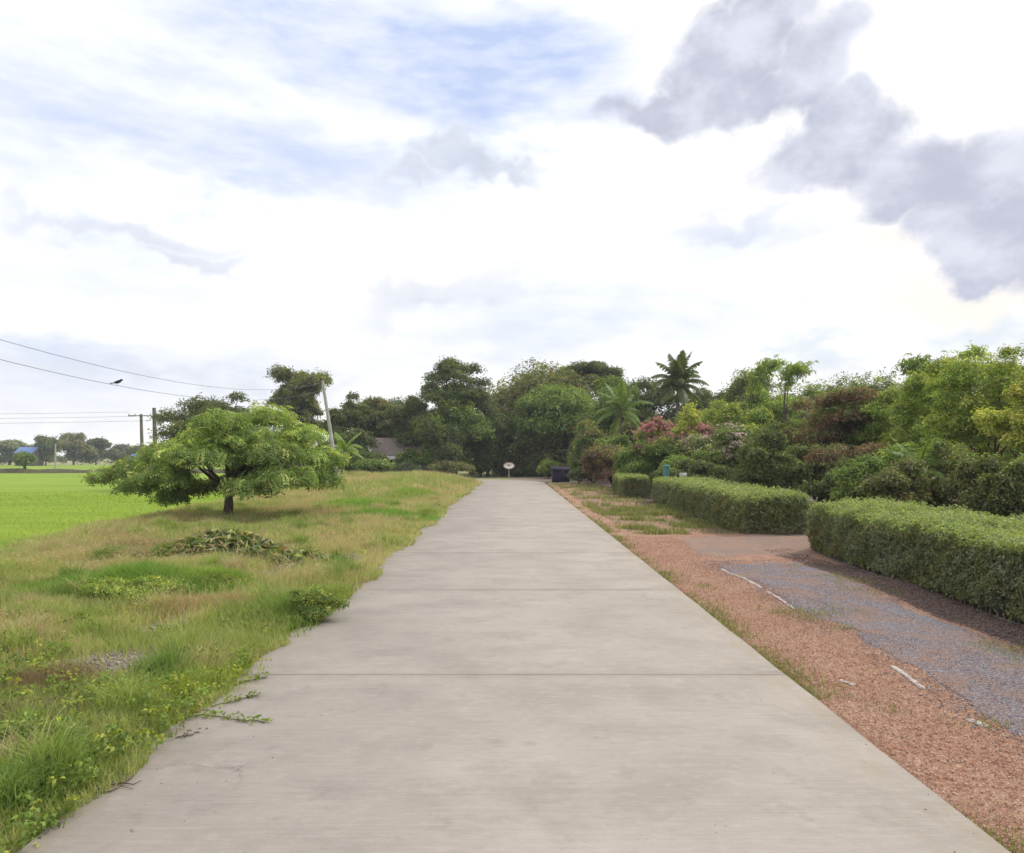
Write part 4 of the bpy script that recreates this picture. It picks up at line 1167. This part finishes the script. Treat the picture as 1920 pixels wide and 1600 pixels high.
# loose stones ------------------------------------------------------------------------------
def stones(name, label, n, region, size, cols, seed, keep=None):
    rng = np.random.default_rng(seed)
    x0, x1, y0, y1 = region
    x = rng.uniform(x0, x1, n); y = y0 + (y1 - y0) * rng.uniform(0, 1, n) ** 1.5
    if keep is not None:
        ok = rng.uniform(0, 1, n) < keep(x, y); x, y = x[ok], y[ok]
    n = len(x)
    base = np.array([(1, 0, 0), (-1, 0, 0), (0, 1, 0), (0, -1, 0), (0, 0, .8), (0, 0, -.8)], float)
    tri = np.array([(0, 2, 4), (2, 1, 4), (1, 3, 4), (3, 0, 4), (2, 0, 5), (1, 2, 5), (3, 1, 5), (0, 3, 5)])
    s_ = size * rng.uniform(.5, 1.6, (n, 1, 1)); a = rng.uniform(0, 6.28, n); ca, sa = np.cos(a), np.sin(a)
    B = base[None] * (1 + rng.normal(size=(n, 6, 1)) * .25) * s_ * np.array([1, .75, .6])
    Vx = B[:, :, 0] * ca[:, None] - B[:, :, 1] * sa[:, None]; Vy = B[:, :, 0] * sa[:, None] + B[:, :, 1] * ca[:, None]
    z = np.where(road_dist(x, y) < HW, size * .2, ground_h(x, y) + size * .25 + .01)
    V = np.stack([Vx + x[:, None], Vy + y[:, None], B[:, :, 2] + z[:, None]], -1).reshape(-1, 3)
    Fc = (np.arange(n)[:, None, None] * 6 + tri[None]).reshape(-1, 3)
    cc = np.array(cols)[rng.integers(0, len(cols), n)] * rng.uniform(.75, 1.2, (n, 1))
    me = np_mesh(name, V, Fc, np.repeat(cc, 6, 0))
    m, nn = new_mat(name + '_stone'); at = nn.n.new('ShaderNodeAttribute'); at.attribute_name = 'Col'; nn.l.new(at.outputs[0], nn.p.inputs['Base Color'])
    tag(link(name, me, m), label, 'gravel', kind='stuff')
stones('red_gravel', 'small reddish laterite stones along the right of the slab', 60000, (3.2, 6.4, 3.4, 22), .0085,
       [(.41, .19, .11), (.47, .26, .16), (.33, .145, .09), (.54, .38, .29), (.30, .19, .15)], 51, lambda x, y: 1 - sst(4.6, 5.6, x) * (1 - .75 * sst(.45, .62, fbm(x, y, 1.0, 3, 92))))
stones('grey_gravel', 'blue grey crushed stone of the gravel strip', 42000, (4.1, 7.2, 4.5, 16.8), .010,
       [(.17, .155, .18), (.24, .22, .25), (.36, .33, .35), (.14, .125, .15), (.36, .23, .17)], 52,
       lambda x, y: sst(4.1, 4.85, x) * (1 - sst(6.6, 7.2, x)) * (.35 + .65 * sst(.35, .6, fbm(x, y, 1.4, 3, 91))))
stones('soil_litter', 'dark soil crumbs and leaf litter under the near hedge', 9000, (6.8, 7.7, 6.0, 19), .014,
       [(.12, .08, .07), (.20, .13, .11), (.10, .09, .10), (.26, .20, .17)], 53)
stones('verge_rubble', 'grey rubble lying bare in the left verge', 14000, (-6.6, -3.6, 6.5, 18), .016,
       [(.33, .31, .31), (.42, .39, .36), (.26, .25, .27)], 54, lambda x, y: sst(.35, .8, track_mask(x, y)))

stones('road_grit', 'crumbs of soil and stone blown onto the slabs near their edges', 2600, (-3.1, 3.1, 4.3, 30), .006,
       [(.16, .12, .08), (.30, .20, .14), (.22, .19, .15)], 55, lambda x, y: .04 + .96 * np.exp(-(3.12 - np.abs(x)) / .13))
# the broken white edging beside the gravel strip: concrete strips nearly flush
def edging(label, pts, w, seed):
    rng = np.random.default_rng(seed)
    P = np.array([((px - 960) * (H * F / (py - HZ)) / F, H * F / (py - HZ)) for px, py in pts])
    t = np.linspace(0, 1, 22); Q_ = P[0] + (P[-1] - P[0]) * t[:, None]
    d = (P[-1] - P[0]) / np.linalg.norm(P[-1] - P[0]); nrm = np.array([-d[1], d[0]])
    V = []; z = float(ground_h(*Q_[0]))
    for i, q in enumerate(Q_):
        k = w * (.55 + .6 * rng.uniform()) * (.25 if i in (0, 21) else 1)
        zz = float(ground_h(*q))
        for s_, dz in ((-1, -.03), (-1, .014), (1, .014), (1, -.03)):
            V.append((*(q + nrm * s_ * k / 2 + rng.normal(size=2) * .006), zz + dz + rng.uniform(-.003, .003)))
    V = np.array(V); o = np.array([Q_[0][0], Q_[0][1], z]); V -= o
    f = [(i * 4 + j, i * 4 + (j + 1) % 4, (i + 1) * 4 + (j + 1) % 4, (i + 1) * 4 + j) for i in range(21) for j in range(4)]
    f += [(0, 1, 2, 3), (84, 85, 86, 87)]
    ob = link('edging_strip', np_mesh('edging_strip', V, np.array(f)), M_edge, None, tuple(o))
    tag(ob, label, 'edging', 'broken white edging along the gravel strip')
M_edge = simple('white_edging', (.56, .54, .51), (.32, .27, .23), 14, .9, bump=.5)
edging('longest white edging strip, at the far end of the gravel', [(1352, 1062), (1430, 1106)], .07, 1)
edging('second white edging strip, following the longest one', [(1438, 1112), (1490, 1142)], .06, 2)
edging('white edging strip beside the near part of the gravel', [(1672, 1248), (1732, 1287)], .06, 3)
edging('short nearest white edging chunk in the red gravel', [(1815, 1338), (1852, 1352)], .09, 4)
edging('small pale fragment lying in the red gravel', [(1575, 1272), (1602, 1280)], .07, 5)

# ------------------------------------------------------------------ poles, wires, bird
def pole(name, label, x, y, top, r, lean, mat, arm=None, group=None, square=False):
    z0 = float(ground_h(x, y))
    root = empty(name, (x, y, z0), label, 'utility pole', group)
    b = MB(); t = np.linspace(0, 1, 8)
    P = np.column_stack([lean[0] * t, lean[1] * t, -.3 + (top - z0 + .3) * t])
    b.tube(P, r * (1.25 - .45 * t), 4 if square else 10)
    b.build('post', mat, root, not square)
    tp = P[-1]
    if arm:
        a = MB(); a.box((tp[0] - arm, tp[1] - r - .12, tp[2] - .35), (tp[0] + arm, tp[1] - r, tp[2] - .2)); a.build('crossarm', M_dark_pole, root)
        for k in (-1, -.45, .95):
            i_ = MB(); c = np.array([tp[0] + arm * k * .96, tp[1] - r - .06, tp[2] - .2])
            i_.tube([c, c + (0, 0, .08), c + (0, 0, .16), c + (0, 0, .24)], [.05, .09, .06, .10], 8); i_.build('insulator', M_conc_pole, root, True)
    return root
pole('leaning_pole', 'pale concrete pole leaning left behind the verge tree', -13.85, 55, 8.6, .14, (-1.3, 0), M_conc_pole, square=True)
x, z = pt(268, 778, 110)
pole('crossarm_pole', 'grey pole with a crossarm standing far beyond the verge tree', x, 110, z + .1, .26, (-.3, 0), M_dark_pole, 1.85)
x, z = pt(293, 765, 78)
pole('thick_pole', 'thick weathered pole just right of the crossarm pole', x, 78, z, .26, (-.25, 0), M_dark_pole, square=True)
x, z = pt(104, 832, 180)
pole('far_pole', 'thin white pole far across the rice beside the round tree', x, 180, z, .22, (0, 0), M_conc_pole, square=True)
def wire(label, a, b_, sag, r, n=40, group='power lines', gap=None):
    a = np.array(a, float); b_ = np.array(b_, float); t = np.linspace(0, 1, n)[:, None]
    P = a + (b_ - a) * t; P[:, 2] -= 4 * sag * (t * (1 - t))[:, 0]
    m = MB(); m.tube(P - a, r, 5); o = m.build('power_line', M_wire, None, True, tuple(a))
    return tag(o, label, 'power line', group)
wire('upper sagging power line running to the leaning pole', (-14.9, -1, 8.3), (-15.1, 55, 8.5), 2.6, .009)
wire('lower sagging power line with a bird sitting on it', (-14.9, -1, 7.75), (-15.05, 55, 7.9), 2.62, .009)
for k, lab in ((-1, 'topmost of the three level lines left of the crossarm pole'), (-.45, 'middle one of the three level lines left of the crossarm pole'), (.95, 'lowest of the three level lines left of the crossarm pole')):
    x, z = pt(268 - 3 + k * 21, {-1: 773, -.45: 781, .95: 789}[k], 110)
    wire(lab, (x, 109.7, z if k != 0 else z), (-165, 100 + k * 3, z + .8), 1.0, .022)
def bird():
    Yb = 26.1; t = (Yb + 1) / 56.0
    zb = 7.75 + (.15) * t - 4 * 2.62 * t * (1 - t)
    x = -14.9 - .15 * t
    rng = np.random.default_rng(2)
    b = MB()
    P = np.array([(-.20, 0, .07), (-.12, 0, .09), (-.05, 0, .11), (.02, 0, .125), (.09, 0, .15), (.13, 0, .19), (.165, 0, .20), (.20, 0, .195), (.23, 0, .19)])
    b.tube(P, [.012, .022, .052, .062, .055, .038, .040, .022, .004], 10)
    me_root = empty('perched_bird', (x, Yb, zb + .014), 'small dark bird perched on the lower power line', 'bird')
    b.build('body', simple('feathers', (.06, .055, .055), (.03, .03, .03), 30, .8), me_root, True)
    for s_ in (-1, 1):
        l = MB(); l.tube([(.0, s_ * .02, .07), (.005, s_ * .02, .03), (.0, s_ * .018, 0)], .004, 5); l.build('leg', M_wire, me_root)
    w = MB(); w.tube([(-.19, 0, .085), (-.27, 0, .06)], [.018, .024], 6); w.build('tail', M_wire, me_root)
bird()

# ------------------------------------------------------------------ road sign at the bend
def sign():
    Ys = 78.6; x = -.35
    root = empty('road_sign', (x, Ys, -.04), 'small oval white road sign on a thin grey post at the bend', 'road sign')
    b = MB(); b.tube([(0, 0, -.2), (0, 0, .9), (0, 0, 1.9)], .055, 8); b.build('post', M_steel, root, True)
    def disc(rx, rz, y, th, name, mat, cz=1.55, parent=None, inner=None):
        n = 36; a = np.linspace(0, 2 * np.pi, n, endpoint=False)
        d = MB(); R = []
        if inner is None:
            V = np.vstack([np.column_stack([rx * np.cos(a), np.full(n, y), cz + rz * np.sin(a)]), np.column_stack([rx * np.cos(a), np.full(n, y + th), cz + rz * np.sin(a)]), [(0, y, cz), (0, y + th, cz)]])
            d.add(V, [(j, (j + 1) % n, n + (j + 1) % n, n + j) for j in range(n)], [(j, (j + 1) % n, 2 * n) for j in range(n)] + [(n + (j + 1) % n, n + j, 2 * n + 1) for j in range(n)])
        else:
            V = np.vstack([np.column_stack([rx * k * np.cos(a), np.full(n, yy), cz + rz * k * np.sin(a)]) for yy in (y, y + th) for k in (1, inner)])
            d.add(V, [(j, (j + 1) % n, n + (j + 1) % n, n + j) for j in range(n)] + [(2 * n + j, 2 * n + (j + 1) % n, 3 * n + (j + 1) % n, 3 * n + j) for j in range(n)] + [(j, (j + 1) % n, 2 * n + (j + 1) % n, 2 * n + j) for j in range(n)])
        return d.build(name, mat, parent)
    pl = disc(.64, .38, -.09, .02, 'panel', simple('sign_white', (.85, .82, .78), (.78, .74, .70), 5, .5, bump=0), parent=root)
    disc(.64, .38, -.098, .005, 'rim', simple('faded_red_rim', (.62, .40, .38), (.55, .33, .30), 5, .5, bump=0), parent=pl, inner=.86)
    m = MB(); m.tube([(-.12, -.1, 1.48), (-.12, -.1, 1.60), (.0, -.1, 1.66), (.12, -.1, 1.60), (.12, -.1, 1.48)], .028, 6)
    m.tube([(-.12, -.1, 1.53), (.12, -.1, 1.53)], .028, 6)
    m.build('marking', simple('sign_marking', (.14, .12, .12), None, 5, .6, bump=0), pl)
sign()

# ------------------------------------------------------------------ buildings
M_roof = simple('weathered_roof', (.30, .24, .22), (.18, .145, .135), 3, .7, (1, 6, 1))
M_wallw = simple('dark_boards', (.085, .05, .05), (.05, .03, .035), 4, .8, (1, 1, 4))
M_white = simple('white_paint', (.74, .74, .73), (.6, .6, .59), 4, .6, bump=.1)
M_blue = simple('blue_roof', (.17, .26, .56), (.13, .20, .44), 3, .5)
M_glass = simple('dark_window', (.03, .03, .04), None, 4, .2, bump=0)
def house(name, label, x, y, z0, w, d, eave, ridge, mroof, mwall, over=.5, porch=False, rz=0.0):
    root = empty(name, (x, y, z0), label, 'house'); root.rotation_euler = (0, 0, rz)
    b = MB(); t = .12
    b.box((-w / 2, -d / 2, -.2), (w / 2, -d / 2 + t, eave)); b.box((-w / 2, d / 2 - t, -.2), (w / 2, d / 2, eave))
    b.box((-w / 2, -d / 2 + t, -.2), (-w / 2 + t, d / 2 - t, eave)); b.box((w / 2 - t, -d / 2 + t, -.2), (w / 2, d / 2 - t, eave))
    for sx in (-w / 2, w / 2 - t):
        b.add([(sx, -d / 2, eave), (sx, d / 2, eave), (sx, 0, ridge - .06), (sx + t, -d / 2, eave), (sx + t, d / 2, eave), (sx + t, 0, ridge - .06)], [(0, 1, 4, 3), (1, 2, 5, 4), (2, 0, 3, 5)], [(0, 2, 1), (3, 4, 5)])
    b.build('wall', mwall, root)
    r = MB(); xo = w / 2 + over; yo = d / 2 + over; ze = eave - over * (ridge - eave) / (d / 2); n = int(w * 3)
    for s_ in (-1, 1):                      # corrugated sheets
        xx = np.linspace(-xo, xo, n * 4); cz = .03 * np.cos(np.arange(n * 4) * np.pi / 2)
        V = np.vstack([np.column_stack([xx, np.full(n * 4, s_ * yo), ze + cz + .03]), np.column_stack([xx, np.full(n * 4, s_ * .0), ridge + cz + .03]),
                       np.column_stack([xx, np.full(n * 4, s_ * yo), ze + cz]), np.column_stack([xx, np.full(n * 4, s_ * .0), ridge + cz])])
        m = n * 4
        r.add(V, [(j, j + 1, m + j + 1, m + j) for j in range(m - 1)] + [(2 * m + j, 3 * m + j, 3 * m + j + 1, 2 * m + j + 1) for j in range(m - 1)] + [(j, 2 * m + j, 2 * m + j + 1, j + 1) for j in range(m - 1)])
    rf_ = r.build('roof', mroof, root)
    for k in (-.28, .22):
        f = MB(); cx = k * w; yy = -d / 2
        for a_, c_ in (((cx - .5, yy - .05, eave * .35), (cx - .43, yy, eave * .8)), ((cx + .43, yy - .05, eave * .35), (cx + .5, yy, eave * .8)),
                       ((cx - .43, yy - .05, eave * .35), (cx + .43, yy, eave * .35 + .07)), ((cx - .43, yy - .05, eave * .8 - .07), (cx + .43, yy, eave * .8))): f.box(a_, c_)
        wi = f.build('window', M_white if mwall is not M_white else M_dark_pole, root)
        p = MB(); p.box((cx - .43, yy - .02, eave * .35 + .07), (cx + .43, yy - .004, eave * .8 - .07)); p.build('pane', M_glass, wi)
    dr = MB(); dr.box((-.42, -d / 2 - .03, 0), (.02, -d / 2 - .004, eave * .78)); dr.build('door', M_dark_pole, root)
    if porch:
        q = MB(); q.add([(-xo, -yo + .1, ze - .02), (xo, -yo + .1, ze - .02), (xo, -yo - 1.6, ze - .45), (-xo, -yo - 1.6, ze - .45),
                         (-xo, -yo + .1, ze - .06), (xo, -yo + .1, ze - .06), (xo, -yo - 1.6, ze - .49), (-xo, -yo - 1.6, ze - .49)],
                        [(0, 1, 2, 3), (4, 7, 6, 5), (0, 3, 7, 4), (1, 5, 6, 2), (3, 2, 6, 7)])
        q.build('porch_roof', M_pale, root)
        for sx in (-1, -.33, .33, 1):
            c = MB(); c.box((sx * (xo - .2) - .06, -yo - 1.5, -.2), (sx * (xo - .2) + .06, -yo - 1.38, ze - .45)); c.build('porch_post', M_dark_pole, root)
    return root
x, _ = pt(748, 830, 88)
house('farm_house', 'dark timber house with weathered grey brown roof half hidden by scrub and trees', x, 91, .1, 6.2, 6, 2.9, 4.9, M_roof, M_wallw, .5, True)
x, _ = pt(40, 845, 232)
house('distant_house', 'tiny distant house with blue roof at the far left across the rice', x, 236, -.85, 5.5, 6, 4.9, 6.7, M_blue, M_dark_pole, .5)
x, _ = pt(262, 850, 150)
house('field_hut', 'small far hut with a bright blue roof left of the verge tree', x, 150, -.85, 3.0, 3.5, 2.3, 3.9, M_blue, M_wallw, .3)
# white rail in front of the farm house
def rail():
    x0, z = pt(752, 872, 84); x1, _ = pt(806, 872, 84)
    root = empty('white_rail', (x0, 84, 0), 'low white rail in front of the farm house', 'fence')
    for zz in (1.15, 1.7):
        b = MB(); b.box((0, -.04, zz), (x1 - x0, .04, zz + .22)); b.build('rail_board', M_white, root)
    for k in np.linspace(.15, x1 - x0 - .15, 4):
        b = MB(); b.box((k - .06, .045, -.3), (k + .06, .14, 1.95)); b.build('post', M_white, root)
rail()
# small shed of dark violet sheet under the trees
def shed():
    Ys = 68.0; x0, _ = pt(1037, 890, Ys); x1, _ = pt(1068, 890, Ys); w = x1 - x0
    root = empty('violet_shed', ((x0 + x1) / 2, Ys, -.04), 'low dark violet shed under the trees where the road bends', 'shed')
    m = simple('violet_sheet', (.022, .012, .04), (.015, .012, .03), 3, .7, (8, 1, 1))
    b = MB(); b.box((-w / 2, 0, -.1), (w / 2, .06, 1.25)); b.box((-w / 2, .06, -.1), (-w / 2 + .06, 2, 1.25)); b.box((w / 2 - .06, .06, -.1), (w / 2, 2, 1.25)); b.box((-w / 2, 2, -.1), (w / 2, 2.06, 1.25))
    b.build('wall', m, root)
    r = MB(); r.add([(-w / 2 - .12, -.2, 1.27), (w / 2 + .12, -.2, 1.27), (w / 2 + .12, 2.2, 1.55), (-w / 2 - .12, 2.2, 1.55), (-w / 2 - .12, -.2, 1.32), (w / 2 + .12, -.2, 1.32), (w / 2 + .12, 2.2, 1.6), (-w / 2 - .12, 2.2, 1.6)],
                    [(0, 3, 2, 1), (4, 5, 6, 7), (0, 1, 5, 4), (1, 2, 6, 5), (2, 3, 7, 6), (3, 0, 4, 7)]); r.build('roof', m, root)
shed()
# teal post and pale box by the farther hedge
def teal():
    Yt = 41.0; x, _ = pt(1249, 870, Yt)
    root = empty('teal_post', (x, Yt, -.03), 'short teal painted post behind the middle hedge', 'post')
    m = simple('teal_paint', (.09, .24, .21), (.07, .18, .16), 5, .5, bump=.1)
    b = MB(); b.tube([(0, 0, -.2), (0, 0, 1.0), (0, 0, 1.95)], .19, 14); b.build('shaft', m, root, True)
    b = MB(); b.tube([(0, 0, 1.951), (0, 0, 2.01), (0, 0, 2.06)], [.24, .24, .1], 14); b.build('cap', m, root)
    x, _ = pt(1281, 872, Yt)
    r2 = empty('pale_meter_box', (x, Yt, -.03), 'pale box on a stand right of the teal post', 'box')
    b = MB(); b.box((-.2, -.12, 1.2), (.2, .12, 1.58)); b.build('case', M_pale, r2)
    b = MB(); b.box((-.17, -.135, 1.24), (.17, -.123, 1.54)); b.build('lid', M_pale, r2)
    b = MB(); b.box((-.05, -.05, -.2), (.05, .05, 1.198)); b.build('stand', M_steel, r2)
teal()

# ------------------------------------------------------------------ humid air
def haze():
    b = MB(); b.box((-700, -80, -3), (400, 700, 90))
    m = D.materials.new('humid_air'); m.use_nodes = True; n = m.node_tree; n.nodes.clear()
    o = n.nodes.new('ShaderNodeOutputMaterial'); v = n.nodes.new('ShaderNodeVolumePrincipled')
    v.inputs['Color'].default_value = (.86, .91, 1, 1); v.inputs['Density'].default_value = .00045
    n.links.new(v.outputs[0], o.inputs['Volume'])
    tag(b.build('haze', m), kind='stuff')
haze()
